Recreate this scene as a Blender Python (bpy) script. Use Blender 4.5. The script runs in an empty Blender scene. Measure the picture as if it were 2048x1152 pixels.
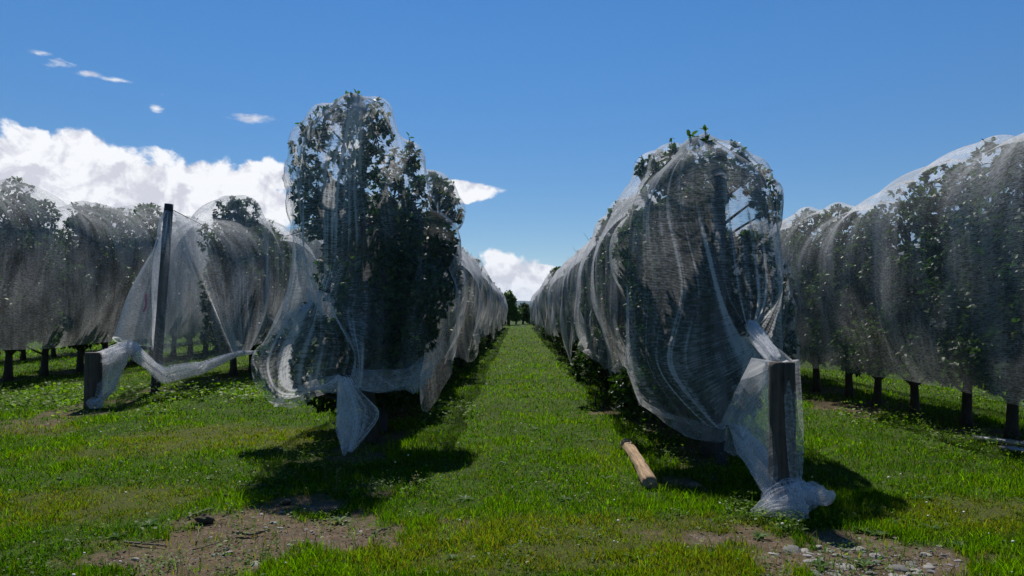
import bpy, math, random
import numpy as np
from mathutils import Vector

rng = np.random.default_rng(7)
random.seed(7)
SC = bpy.context.scene
COL = SC.collection
PI = math.pi

# ------------------------------------------------------------------ camera
HCAM, F, CX, CY = 1.6, 1500.0, 1035.0, 622.0     # focal length and horizon in photo pixels (2048 wide)


def at(px, py, Y):
    return np.array([(px - CX) / F * Y, Y, HCAM - (py - CY) / F * Y])


def gxy(px, py):
    Y = HCAM * F / (py - CY)
    return (px - CX) / F * Y, Y


cam = bpy.data.cameras.new('camera')
cam.sensor_width = 36
cam.lens = 36 * F / 2048
cam.shift_x = -(CX - 1024) / 2048
cam.shift_y = (CY - 576) / 2048
cam.clip_start, cam.clip_end = 0.1, 20000
co = bpy.data.objects.new('camera', cam)
COL.objects.link(co)
co.location = (0, 0, HCAM)
co.rotation_euler = (PI / 2, 0, 0)
SC.camera = co

SC.view_settings.view_transform = 'Standard'
SC.view_settings.look = 'None'
SC.view_settings.exposure = 0.15
SC.view_settings.gamma = 1
SC.cycles.max_bounces = 6
SC.cycles.diffuse_bounces = 3
SC.cycles.glossy_bounces = 2
SC.cycles.transmission_bounces = 4
SC.cycles.transparent_max_bounces = 40
SC.cycles.use_denoising = True
SC.cycles.caustics_reflective = False
SC.cycles.caustics_refractive = False
SC.cycles.sample_clamp_indirect = 6

SUN_EL, SUN_AZ = math.radians(54), math.radians(-8)     # azimuth from +Y towards +X


# ------------------------------------------------------------------ noise
def hsh(i, j, seed):
    n = (i.astype(np.int64) * 374761393 + j.astype(np.int64) * 668265263 + seed * 974711) & 0x7fffffff
    n = ((n ^ (n >> 13)) * 1274126177) & 0x7fffffff
    return ((n ^ (n >> 16)) & 0xffff) / 65535.0


def vn(x, y, seed=0):
    x, y = np.broadcast_arrays(np.asarray(x, float), np.asarray(y, float))
    xi, yi = np.floor(x), np.floor(y)
    u, v = x - xi, y - yi
    u, v = u * u * (3 - 2 * u), v * v * (3 - 2 * v)
    a, b = hsh(xi, yi, seed), hsh(xi + 1, yi, seed)
    c, d = hsh(xi, yi + 1, seed), hsh(xi + 1, yi + 1, seed)
    return (a * (1 - u) + b * u) * (1 - v) + (c * (1 - u) + d * u) * v


def fbm(x, y, seed=0, o=4):
    s, a, t = 0, 1, 0
    for k in range(o):
        s = s + a * vn(np.asarray(x) * 2 ** k, np.asarray(y) * 2 ** k, seed + k * 17)
        t += a
        a *= .5
    return s / t


def sstep(a, b, x):
    t = np.clip((x - a) / (b - a), 0, 1)
    return t * t * (3 - 2 * t)


# ------------------------------------------------------------------ mesh helpers
def link(o, parent=None):
    COL.objects.link(o)
    if parent is not None:
        o.parent = parent
    return o


def tag(o, label=None, cat=None, group=None, kind=None):
    if label: o['label'] = label
    if cat: o['category'] = cat
    if group: o['group'] = group
    if kind: o['kind'] = kind
    return o


def empty(name, loc, rz=0, parent=None):
    o = bpy.data.objects.new(name, None)
    o.empty_display_size = .1
    o.location = [float(c) for c in loc]
    o.rotation_euler = (0, 0, rz)
    return link(o, parent)


def make_mesh(name, v, f, mat, smooth=True, uv=None, attrs=None):
    """v (n,3); f (m,3) or (m,4) array or list of such arrays."""
    v = np.ascontiguousarray(v, dtype=np.float32)
    fs = f if isinstance(f, list) else [f]
    fs = [np.asarray(q, dtype=np.int32) for q in fs if len(q)]
    me = bpy.data.meshes.new(name)
    me.vertices.add(len(v))
    me.vertices.foreach_set('co', v.ravel())
    loops = np.concatenate([q.ravel() for q in fs])
    tot = np.concatenate([np.full(len(q), q.shape[1], np.int32) for q in fs])
    st = np.concatenate([[0], np.cumsum(tot)[:-1]]).astype(np.int32)
    me.loops.add(len(loops))
    me.loops.foreach_set('vertex_index', loops)
    me.polygons.add(len(tot))
    me.polygons.foreach_set('loop_start', st)
    me.polygons.foreach_set('loop_total', tot)
    me.update(calc_edges=True)
    if smooth:
        me.polygons.foreach_set('use_smooth', np.ones(len(tot), bool))
    if uv is not None:
        l = me.uv_layers.new(name='UVMap')
        l.data.foreach_set('uv', np.ascontiguousarray(uv[loops], dtype=np.float32).ravel())
    for k, a in (attrs or {}).items():
        a = np.asarray(a, np.float32)
        if a.ndim == 2:
            at_ = me.attributes.new(k, 'FLOAT_COLOR', 'POINT')
            at_.data.foreach_set('color', np.column_stack([a, np.ones(len(a), np.float32)]).ravel())
        else:
            at_ = me.attributes.new(k, 'FLOAT', 'POINT')
            at_.data.foreach_set('value', a)
    me.materials.append(mat)
    me.validate()
    return me


def obj(name, me, parent=None, loc=None):
    o = bpy.data.objects.new(name, me)
    if loc is not None: o.location = [float(c) for c in loc]
    return link(o, parent)


def grid_faces(n, m, off=0, wrap_u=False, wrap_v=False):
    """vertex (i,j) -> i*m+j"""
    iu = np.arange(n if wrap_u else n - 1)
    jv = np.arange(m if wrap_v else m - 1)
    I, J = np.meshgrid(iu, jv, indexing='ij')
    I2, J2 = (I + 1) % n, (J + 1) % m
    q = np.stack([I * m + J, I2 * m + J, I2 * m + J2, I * m + J2], -1).reshape(-1, 4)
    return q + off


class Geo:
    def __init__(s):
        s.v, s.t, s.q, s.n, s.c = [], [], [], 0, []

    def add(s, v, t=None, q=None, c=None):
        if t is not None and len(t): s.t.append(np.asarray(t) + s.n)
        if q is not None and len(q): s.q.append(np.asarray(q) + s.n)
        s.v.append(np.asarray(v, float))
        s.c.append(np.zeros((len(v), 3)) if c is None else c)
        s.n += len(v)

    def tube(s, pts, rad, n=8, cap=True, rough=0, seed=0):
        pts = np.asarray(pts, float)
        rad = np.broadcast_to(np.asarray(rad, float), (len(pts),))
        T = np.gradient(pts, axis=0)
        T /= np.linalg.norm(T, axis=1, keepdims=True) + 1e-9
        ref = np.array([0, 0, 1.]) if abs(T[0][2]) < .8 else np.array([1., 0, 0])
        A = np.cross(T, ref); A /= np.linalg.norm(A, axis=1, keepdims=True) + 1e-9
        B = np.cross(T, A)
        th = np.arange(n) / n * 2 * PI
        R = rad[:, None] * np.ones((1, n))
        if rough:
            k = np.arange(len(pts))[:, None] * .35
            R = R * (1 + rough * (fbm(k + seed * 7.1, np.cos(th) * 1.5 + np.sin(th) * 2.3 + 9 + seed, seed, 3) - .5) * 2)
        V = pts[:, None] + R[..., None] * (A[:, None] * np.cos(th)[None, :, None] + B[:, None] * np.sin(th)[None, :, None])
        V = V.reshape(-1, 3)
        q = grid_faces(len(pts), n, 0, False, True)
        tr = []
        if cap:
            m = len(V)
            V = np.vstack([V, pts[0], pts[-1]])
            i = np.arange(n); j = (i + 1) % n
            tr = np.vstack([np.stack([np.full(n, m), i, j], 1),
                            np.stack([np.full(n, m + 1), (len(pts) - 1) * n + j, (len(pts) - 1) * n + i], 1)])
        s.add(V, tr, q)

    def mesh(s, name, mat, smooth=True, attrs=None):
        f = []
        if s.t: f.append(np.vstack(s.t))
        if s.q: f.append(np.vstack(s.q))
        return make_mesh(name, np.vstack(s.v), f, mat, smooth, attrs=attrs)


# ------------------------------------------------------------------ material helpers
class NT:
    def __init__(s, tree):
        s.t = tree

    def n(s, typ, ins=None, **kw):
        nd = s.t.nodes.new(typ)
        for k, v in kw.items(): setattr(nd, k, v)
        for k, v in (ins or {}).items():
            s.set(nd.inputs[k], v)
        return nd

    def set(s, sock, v):
        if isinstance(v, bpy.types.NodeSocket): s.t.links.new(v, sock)
        elif isinstance(v, bpy.types.Node): s.t.links.new(v.outputs[0], sock)
        else: sock.default_value = v

    def m(s, op, a, b=None, c=None, clamp=False):
        nd = s.t.nodes.new('ShaderNodeMath'); nd.operation = op; nd.use_clamp = clamp
        for i, v in enumerate((a, b, c)):
            if v is not None: s.set(nd.inputs[i], v)
        return nd.outputs[0]

    def mixc(s, f, a, b):
        nd = s.t.nodes.new('ShaderNodeMix'); nd.data_type = 'RGBA'
        s.set(nd.inputs[0], f); s.set(nd.inputs[6], a); s.set(nd.inputs[7], b)
        return nd.outputs[2]

    def ramp(s, f, stops):
        nd = s.t.nodes.new('ShaderNodeValToRGB')
        e = nd.color_ramp.elements
        while len(e) < len(stops): e.new(.5)
        for el, (p, c) in zip(e, stops):
            el.position = p
            el.color = (*c, 1) if len(c) == 3 else c
        s.set(nd.inputs[0], f)
        return nd.outputs[0]

    def smooth(s, x, lo, hi):
        nd = s.t.nodes.new('ShaderNodeMapRange'); nd.interpolation_type = 'SMOOTHSTEP'
        s.set(nd.inputs[0], x); nd.inputs[1].default_value = lo; nd.inputs[2].default_value = hi
        return nd.outputs[0]


def new_mat(name):
    m = bpy.data.materials.new(name)
    m.use_nodes = True
    m.node_tree.nodes.clear()
    t = NT(m.node_tree)
    out = t.n('ShaderNodeOutputMaterial')
    return m, t, out


def rgb(c): return (*c, 1)


def leafy(name, attr, trans, rough=.45, spec=.4, base=None, tint=(1.4, 1.6, .45)):
    """two-sided leaf: reflects (with a waxy sheen) and lets light through."""
    m, t, out = new_mat(name)
    if attr:
        c = t.n('ShaderNodeAttribute', attribute_name=attr).outputs['Color']
    else:
        c = base
    p = t.n('ShaderNodeBsdfPrincipled', {'Base Color': c, 'Roughness': rough, 'Specular IOR Level': spec})
    tc = t.n('ShaderNodeVectorMath', {0: c, 1: tint}, operation='MULTIPLY').outputs[0]
    tr = t.n('ShaderNodeBsdfTranslucent', {'Color': tc})
    mx = t.n('ShaderNodeMixShader', {0: trans, 1: p.outputs[0], 2: tr.outputs[0]})
    t.set(out.inputs['Surface'], mx.outputs[0])
    return m


M = {}
M['leaf'] = leafy('apple_leaf', 'col', .38, .45, .30)
M['grass'] = leafy('grass_blade', 'col', .62, .6, .06, tint=(1.35, 1.75, .25))
M['weed'] = leafy('weed_leaf', 'col', .5, .5, .15, tint=(1.3, 1.55, .35))
M['far_leaf'] = leafy('far_leaf', 'col', .3, .5, .3)


def net_material(name, a0, a1, mult, period=.019, streak=1.0):
    m, t, out = new_mat(name)
    uv = t.n('ShaderNodeUVMap').outputs[0]
    sx = t.n('ShaderNodeSeparateXYZ', {0: uv})
    U, V = sx.outputs[0], sx.outputs[1]
    wob = t.n('ShaderNodeTexNoise', {'Vector': uv, 'Scale': 1.1, 'Detail': 3.0}).outputs[0]
    V2 = t.m('ADD', V, t.m('MULTIPLY', wob, .12))
    w1 = t.m('SINE', t.m('MULTIPLY', V2, 2 * PI / period))
    w2 = t.m('SINE', t.m('MULTIPLY', U, 2 * PI / (period * .6)))
    w1 = t.m('POWER', t.m('MULTIPLY_ADD', w1, .5, .5), 1.5)
    w2 = t.m('POWER', t.m('MULTIPLY_ADD', w2, .5, .5), 2.0)
    pat = t.m('ADD', t.m('MULTIPLY', w1, .75), t.m('MULTIPLY', w2, .25))
    # broad noise dims patches like shaded windows between folds; cord noise bunches the knit
    def st(su, sv, det, off):
        v = t.n('ShaderNodeCombineXYZ', {0: t.m('MULTIPLY', U, su), 1: t.m('MULTIPLY_ADD', V, sv, off), 2: off}).outputs[0]
        return t.n('ShaderNodeTexNoise', {'Vector': v, 'Scale': 1.0, 'Detail': det, 'Roughness': .6, 'Distortion': .6}).outputs[0]
    dim_windows = t.smooth(st(1.5, .55, 4.0, 1.7), .30, .70)
    cord = t.m('POWER', t.smooth(st(13, .55, 3.0, 5.1), .40, .78), 2.0)
    fine = t.smooth(st(16, 75, 2.0, 9.3), .30, .72)
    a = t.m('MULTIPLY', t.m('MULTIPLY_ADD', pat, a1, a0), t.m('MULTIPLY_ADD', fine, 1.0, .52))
    a = t.m('MULTIPLY', a, t.m('MULTIPLY_ADD', dim_windows, .95, .42))
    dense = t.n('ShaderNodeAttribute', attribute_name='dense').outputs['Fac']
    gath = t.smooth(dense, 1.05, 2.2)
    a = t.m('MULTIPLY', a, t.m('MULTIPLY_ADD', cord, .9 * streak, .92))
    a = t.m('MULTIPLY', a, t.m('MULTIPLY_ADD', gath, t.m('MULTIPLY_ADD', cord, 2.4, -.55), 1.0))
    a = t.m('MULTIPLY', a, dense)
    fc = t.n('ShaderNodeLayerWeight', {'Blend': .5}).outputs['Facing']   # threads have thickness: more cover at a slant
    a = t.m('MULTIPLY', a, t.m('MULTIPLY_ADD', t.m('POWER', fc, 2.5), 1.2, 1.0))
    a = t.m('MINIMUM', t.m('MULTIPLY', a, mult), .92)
    d = t.n('ShaderNodeBsdfDiffuse', {'Color': rgb((.80, .81, .84))})
    tr = t.n('ShaderNodeBsdfTranslucent', {'Color': rgb((.80, .81, .84))})
    cl = t.n('ShaderNodeMixShader', {0: .62, 1: d.outputs[0], 2: tr.outputs[0]})
    tp = t.n('ShaderNodeBsdfTransparent')
    mx = t.n('ShaderNodeMixShader', {0: a, 1: tp.outputs[0], 2: cl.outputs[0]})
    t.set(out.inputs['Surface'], mx.outputs[0])
    return m


M['net'] = net_material('white_net', .17, .11, 1.35)
M['net_shade'] = net_material('shaded_stretched_white_net', .14, .09, 1.25)  # thinner cover darkens the left row's net, standing in for its shade
M['net_taut'] = net_material('taut_white_net', .17, .11, 1.45, .019, .6)
M['net_bundle'] = net_material('bunched_white_net', .16, .26, 1.1, .012)


def wood_mat(name, c1, c2, scale=6, zs=.12, bump=.5, ys=1):
    m, t, out = new_mat(name)
    tc = t.n('ShaderNodeTexCoord').outputs['Object']
    mp = t.n('ShaderNodeMapping', {'Vector': tc, 'Scale': (1, ys, zs)}).outputs[0]
    nz = t.n('ShaderNodeTexNoise', {'Vector': mp, 'Scale': scale * 6, 'Detail': 6.0, 'Roughness': .65}).outputs[0]
    n2 = t.n('ShaderNodeTexNoise', {'Vector': tc, 'Scale': scale, 'Detail': 4.0}).outputs[0]
    f = t.m('ADD', t.m('MULTIPLY', nz, .7), t.m('MULTIPLY', n2, .3))
    c = t.ramp(f, [(.3, c1), (.68, c2)])
    bp = t.n('ShaderNodeBump', {'Height': nz, 'Strength': bump, 'Distance': .02}).outputs[0]
    p = t.n('ShaderNodeBsdfPrincipled', {'Base Color': c, 'Roughness': .85, 'Normal': bp})
    t.set(out.inputs['Surface'], p.outputs[0])
    return m


M['bark'] = wood_mat('apple_bark', (.022, .018, .014), (.075, .06, .048), 5, .3, .8)
M['post'] = wood_mat('weathered_post_wood', (.014, .011, .009), (.125, .098, .075), 7, .05, 1.0)
M['pole'] = wood_mat('dark_pole_wood', (.014, .015, .017), (.045, .047, .05), 5, .08)
M['log'] = wood_mat('pale_pine_wood', (.085, .048, .022), (.44, .30, .165), 5, 1, .9, .10)
M['twig'] = wood_mat('dry_twig', (.06, .045, .03), (.19, .15, .11), 8, .3)


def simple(name, c, rough=.7, metal=0, noise=None, scale=20):
    m, t, out = new_mat(name)
    if noise:
        tc = t.n('ShaderNodeTexCoord').outputs['Object']
        nz = t.n('ShaderNodeTexNoise', {'Vector': tc, 'Scale': scale, 'Detail': 6.0, 'Roughness': .65}).outputs[0]
        rnd = t.n('ShaderNodeObjectInfo').outputs['Random']
        f = t.m('ADD', nz, t.m('MULTIPLY_ADD', rnd, .5, -.25))
        col = t.ramp(f, [(.25, c), (.75, noise)])
        bp = t.n('ShaderNodeBump', {'Height': nz, 'Strength': .4, 'Distance': .01}).outputs[0]
        p = t.n('ShaderNodeBsdfPrincipled', {'Base Color': col, 'Roughness': rough, 'Metallic': metal, 'Normal': bp})
    else:
        p = t.n('ShaderNodeBsdfPrincipled', {'Base Color': rgb(c), 'Roughness': rough, 'Metallic': metal})
    t.set(out.inputs['Surface'], p.outputs[0])
    return m


M['stone'] = simple('river_stone', (.10, .095, .09), .85, 0, (.30, .275, .245), 14)
M['clod'] = simple('soil_clod', (.05, .035, .022), .95, 0, (.15, .105, .07), 25)
M['flower'] = simple('clover_petal', (.80, .77, .68), .8)
M['steel'] = simple('galvanised_steel', (.22, .23, .25), .45, .7, (.38, .39, .41), 6)
M['wire'] = simple('dark_wire', (.03, .03, .035), .5, .3)
M['string'] = simple('black_tie_string', (.02, .02, .022), .8)
M['pink'] = simple('pink_plastic', (.75, .06, .16), .5)


# ------------------------------------------------------------------ world: sky with clouds at infinity
def build_world():
    w = bpy.data.worlds.new('World')
    SC.world = w
    w.use_nodes = True
    w.node_tree.nodes.clear()
    t = NT(w.node_tree)
    out = t.n('ShaderNodeOutputWorld')
    sky = t.n('ShaderNodeTexSky', sky_type='NISHITA', sun_disc=False)
    sky.sun_elevation = SUN_EL
    sky.sun_rotation = SUN_AZ % (2 * PI)
    sky.altitude = 0
    sky.air_density = .8
    sky.dust_density = 0
    sky.ozone_density = 3.0
    g = t.n('ShaderNodeTexCoord').outputs['Generated']
    s = t.n('ShaderNodeSeparateXYZ', {0: g})
    az = t.m('ARCTAN2', s.outputs[0], s.outputs[1])
    el = t.m('ARCSINE', s.outputs[2])
    skyc = t.n('ShaderNodeHueSaturation', {'Hue': .500, 'Saturation': 1.27, 'Value': .70, 'Color': sky.outputs[0]}).outputs[0]
    lift = t.m('MULTIPLY_ADD', t.smooth(el, .06, .40), .36, 1.0)      # the upper sky of this clear southern air stays bright
    skyc = t.n('ShaderNodeVectorMath', {0: skyc, 'Scale': lift}, operation='SCALE').outputs[0]

    def ae(px, py):
        a = math.atan((px - CX) / F)
        return a, math.atan((CY - py) / F * math.cos(a))

    def noise(scale, detail, rough, dx=0., dy=0., sx=1., sy=1., dist=0.):
        v = t.n('ShaderNodeCombineXYZ', {0: t.m('MULTIPLY_ADD', az, sx, dx), 1: t.m('MULTIPLY_ADD', el, sy, dy), 2: 3.7}).outputs[0]
        return t.n('ShaderNodeTexNoise', {'Vector': v, 'Scale': scale, 'Detail': detail, 'Roughness': rough, 'Distortion': dist}).outputs[0]

    n1 = noise(20, 9, .58, dist=.25)
    n1b = noise(20, 9, .58, dx=.004, dy=-.012, dist=.25)
    n2 = noise(7, 4, .5, 4.0)
    nw = noise(22, 8, .65, 1.0, 2.0, .55, 1.5, .6)

    def env(blobs, hard=1.0):
        e = None
        for px, py, rx, ry in blobs:
            a, b = ae(px, py)
            dx = t.m('DIVIDE', t.m('SUBTRACT', az, a), rx / F)
            dy = t.m('DIVIDE', t.m('SUBTRACT', el, b), ry / F)
            d = t.m('SQRT', t.m('ADD', t.m('MULTIPLY', dx, dx), t.m('MULTIPLY', dy, dy)))
            v = t.m('SUBTRACT', 1.0, d)
            e = v if e is None else t.m('MAXIMUM', e, v)
        return t.m('MAXIMUM', e, -1.0)

    cum = env([(-120, 350, 240, 100), (50, 335, 120, 72), (150, 325, 70, 62), (178, 296, 26, 34), (260, 370, 170, 72), (390, 385, 140, 72), (345, 420, 220, 70), (120, 430, 320, 110), (480, 400, 110, 50), (943, 384, 62, 22), (905, 374, 44, 14),
               (530, 352, 62, 36), (470, 372, 70, 36), (-300, 420, 300, 160), (300, 480, 300, 50),
               (1005, 538, 70, 42), (985, 518, 36, 30), (1075, 572, 70, 24), (1030, 582, 70, 20), (1060, 600, 130, 16), (1085, 540, 34, 12),
               (1500, 640, 500, 24), (2300, 560, 300, 40)])
    wis = env([(1000, 381, 34, 10), (513, 241, 46, 13), (115, 130, 56, 14), (75, 107, 28, 9), (175, 147, 30, 9), (230, 160, 40, 7), (312, 217, 14, 10), (325, 190, 18, 7),
               (400, 254, 22, 7), (1265, 640, 20, 10)])
    dc = t.smooth(t.m('ADD', t.m('MULTIPLY', cum, 1.15), t.m('MULTIPLY_ADD', n1, 2.2, -1.05)), .08, .38)
    dw = t.smooth(t.m('ADD', t.m('MULTIPLY', wis, 1.0), t.m('MULTIPLY_ADD', nw, 5.0, -2.9)), .05, 1.1)
    dw = t.m('MULTIPLY', dw, .85)
    # cloud tone: lit flanks and greyer undersides
    relief = t.m('MULTIPLY', t.m('SUBTRACT', n1, n1b), 2.6)
    tone = t.m('ADD', t.m('ADD', t.m('MULTIPLY_ADD', n2, -.95, 1.42), relief), 0.0, clamp=False)
    tone = t.m('MINIMUM', t.m('MAXIMUM', tone, .72), 1.05)
    cc = t.n('ShaderNodeVectorMath', {0: (CLOUD * .97, CLOUD * .985, CLOUD * 1.03), 1: t.n('ShaderNodeCombineXYZ', {0: tone, 1: tone, 2: t.m('MULTIPLY_ADD', tone, .8, .2)}).outputs[0]}, operation='MULTIPLY').outputs[0]
    den = t.m('MAXIMUM', dc, dw)
    col = t.mixc(den, skyc, cc)
    bg = t.n('ShaderNodeBackground', {'Color': col, 'Strength': SKY})
    t.set(out.inputs['Surface'], bg.outputs[0])


SKY = .10
CLOUD = 8.5
build_world()

sun = bpy.data.lights.new('sun', 'SUN')
sun.energy = 5.0
sun.angle = math.radians(.53)
sun.color = (1, .955, .88)
so = bpy.data.objects.new('sun', sun)
COL.objects.link(so)
d = Vector((-math.sin(SUN_AZ) * math.cos(SUN_EL), -math.cos(SUN_AZ) * math.cos(SUN_EL), -math.sin(SUN_EL)))
so.rotation_euler = d.to_track_quat('-Z', 'Y').to_euler()
so.location = (0, 0, 30)

# ------------------------------------------------------------------ ground
ROWS = {'L4': -16.2, 'L3': -11.6, 'L2': -7.0, 'L1': -1.95, 'R1': 2.15, 'R2': 6.15, 'R3': 10.25}


def gz(x, y):
    fade = sstep(200, 60, np.hypot(x, y))
    return (.07 * (fbm(np.asarray(x) * .35, np.asarray(y) * .35, 3, 3) - .5) + .03 * (fbm(np.asarray(x) * 2.2, np.asarray(y) * 2.2, 5, 3) - .5)) * fade


def blob_mask(x, y, blobs):
    m = np.full(np.shape(x), -1.0)
    for bx, by, rx, ry in blobs:
        m = np.maximum(m, 1 - np.hypot((x - bx) / rx, (y - by) / ry))
    return m


def gb(px, py, rx, ry):
    x, y = gxy(px, py)
    return (x, y, rx, ry)


SOIL = [gb(560, 1060, .95, .75), gb(470, 1090, .8, .6), gb(640, 1010, .5, .45), gb(720, 1070, .5, .5), gb(300, 1120, .6, .35),
        gb(1680, 1085, .62, .34), gb(1800, 1110, .75, .38), gb(1620, 1130, .6, .35), gb(1880, 1120, .5, .3), gb(1400, 1075, .45, .22), gb(1370, 965, .25, .3),
        gb(1250, 815, .3, .9), gb(1215, 822, .2, .8), gb(1690, 815, .4, 1.6)]
SOIL_OPEN = SOIL
DRY = [gb(330, 880, 1.6, 1.4), gb(520, 880, 1.3, 1.3), gb(200, 1000, 1.2, .8), gb(1100, 1060, 1.1, .5), gb(1000, 1120, 1.0, .45), gb(1900, 1030, 1.2, .7), gb(850, 1110, .8, .5), gb(60, 860, .8, .8), gb(1150, 1110, 2.0, .55), gb(1380, 1130, .9, .4), gb(950, 1090, .9, .4), gb(1450, 1060, .6, .4)]
LUSH = [gb(180, 800, 3.2, 2.6), gb(60, 810, 3, 2.2), gb(400, 790, 2.4, 2.2), gb(1330, 880, .55, 1.8), gb(1300, 810, .6, 2.2), gb(1400, 930, .55, .9), gb(1250, 770, .6, 4), gb(640, 930, .8, .8), gb(700, 990, 1.0, .6), gb(560, 950, .8, .6),
        gb(1790, 850, .7, 1.4), gb(1880, 890, .7, 1.0), gb(2000, 900, 1.0, 1.0), gb(1980, 800, 1.5, 3), gb(1540, 1040, .45, .4), gb(880, 830, .6, 2)]


def row_strip(x, y):
    m = np.zeros(np.shape(x))
    for k, rx in ROWS.items():
        m = np.maximum(m, 1 - np.abs(x - rx) / .75)
    return sstep(0, .5, m) * sstep(6.5, 8.5, y)


def soil_m(x, y):
    n = fbm(x * 1.6, y * 1.6, 11, 5) - .5
    n2 = fbm(x * 7, y * 7, 13, 3) - .5
    n3 = fbm(x * 3.5, y * 3.5, 15, 4) - .5
    a = sstep(.02, .62, blob_mask(x, y, SOIL) + n * 1.6 + n2 * 1.0 + n3 * 1.6 + .13)
    s = .8 * row_strip(x, y) * sstep(-.15, .2, n + n2 * .6)
    return np.maximum(a, s)


def ground():
    def axis(near, step, far, k):
        a = list(np.arange(-near, near + 1e-6, step))
        s, v = step, near
        pos = []
        while v < far:
            s *= k; v += s
            pos.append(v)
        return np.array([-p for p in pos[::-1]] + a + pos)
    xs = axis(8, .07, 9000, 1.13)
    ys = np.concatenate([-axis(0.01, 1, 9000, 1.5)[::-1][:0], [-9000, -4000, -1000, -300, -100, -30, -10, -3, 0, 1.5, 2.5], np.arange(3, 12, .06), 12 + np.cumsum(.06 * 1.045 ** np.arange(160))])
    ys = np.append(ys[ys < 8000], 9000)
    X, Y = np.meshgrid(xs, ys, indexing='ij')
    Z = gz(X, Y)
    so_ = soil_m(X, Y)
    Z = Z - .012 * so_
    dr = sstep(.0, .6, blob_mask(X, Y, DRY) + (fbm(X, Y, 21, 4) - .5) * 1.2)
    v = np.stack([X, Y, Z], -1).reshape(-1, 3)
    m, t, out = new_mat('ground_soil_turf')
    tc = t.n('ShaderNodeTexCoord').outputs['Object']
    n1 = t.n('ShaderNodeTexNoise', {'Vector': tc, 'Scale': 9.0, 'Detail': 8.0, 'Roughness': .7}).outputs[0]
    n2 = t.n('ShaderNodeTexNoise', {'Vector': tc, 'Scale': 60.0, 'Detail': 5.0, 'Roughness': .7}).outputs[0]
    n3 = t.n('ShaderNodeTexNoise', {'Vector': tc, 'Scale': .7, 'Detail': 5.0}).outputs[0]
    soilc = t.ramp(t.m('ADD', t.m('MULTIPLY', n1, .55), t.m('MULTIPLY', n2, .45)), [(.32, (.028, .019, .012)), (.54, (.12, .084, .052)), (.74, (.27, .20, .13))])
    n4 = t.n('ShaderNodeTexNoise', {'Vector': tc, 'Scale': 28.0, 'Detail': 6.0, 'Roughness': .75}).outputs[0]
    turf = t.ramp(t.m('ADD', t.m('MULTIPLY', n4, .75), t.m('MULTIPLY', n3, .25)), [(.36, (.010, .020, .002)), (.52, (.036, .066, .004)), (.66, (.085, .135, .010))])
    dryc = t.ramp(n2, [(.3, (.05, .045, .012)), (.75, (.16, .13, .04))])
    dn = t.n('ShaderNodeAttribute', attribute_name='dry').outputs['Fac']
    sn = t.n('ShaderNodeAttribute', attribute_name='soil').outputs['Fac']
    c = t.mixc(t.m('MULTIPLY', dn, .4), turf, dryc)
    c = t.mixc(sn, c, soilc)
    bp = t.n('ShaderNodeBump', {'Height': t.m('ADD', n1, t.m('MULTIPLY', n2, .6)), 'Strength': .7, 'Distance': .03}).outputs[0]
    p = t.n('ShaderNodeBsdfPrincipled', {'Base Color': c, 'Roughness': .95, 'Specular IOR Level': .15, 'Normal': bp})
    t.set(out.inputs['Surface'], p.outputs[0])
    me = make_mesh('ground', v, grid_faces(len(xs), len(ys)), m, True, attrs={'soil': so_.ravel(), 'dry': dr.ravel()})
    tag(obj('ground', me), 'green orchard ground with bare brown patches', kind='structure')


ground()


def sample_ground(n, y0, y1, pw=1.0, margin=1.18):
    """points on the ground in front of the camera, thinning out with distance"""
    u = rng.random(n)
    a, b = 1 / y0 ** pw, 1 / y1 ** pw
    Y = (a + u * (b - a)) ** (-1 / pw)
    X = (rng.random(n) * 2 - 1) * (.70 * Y * margin + .4)
    return X, Y


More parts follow.
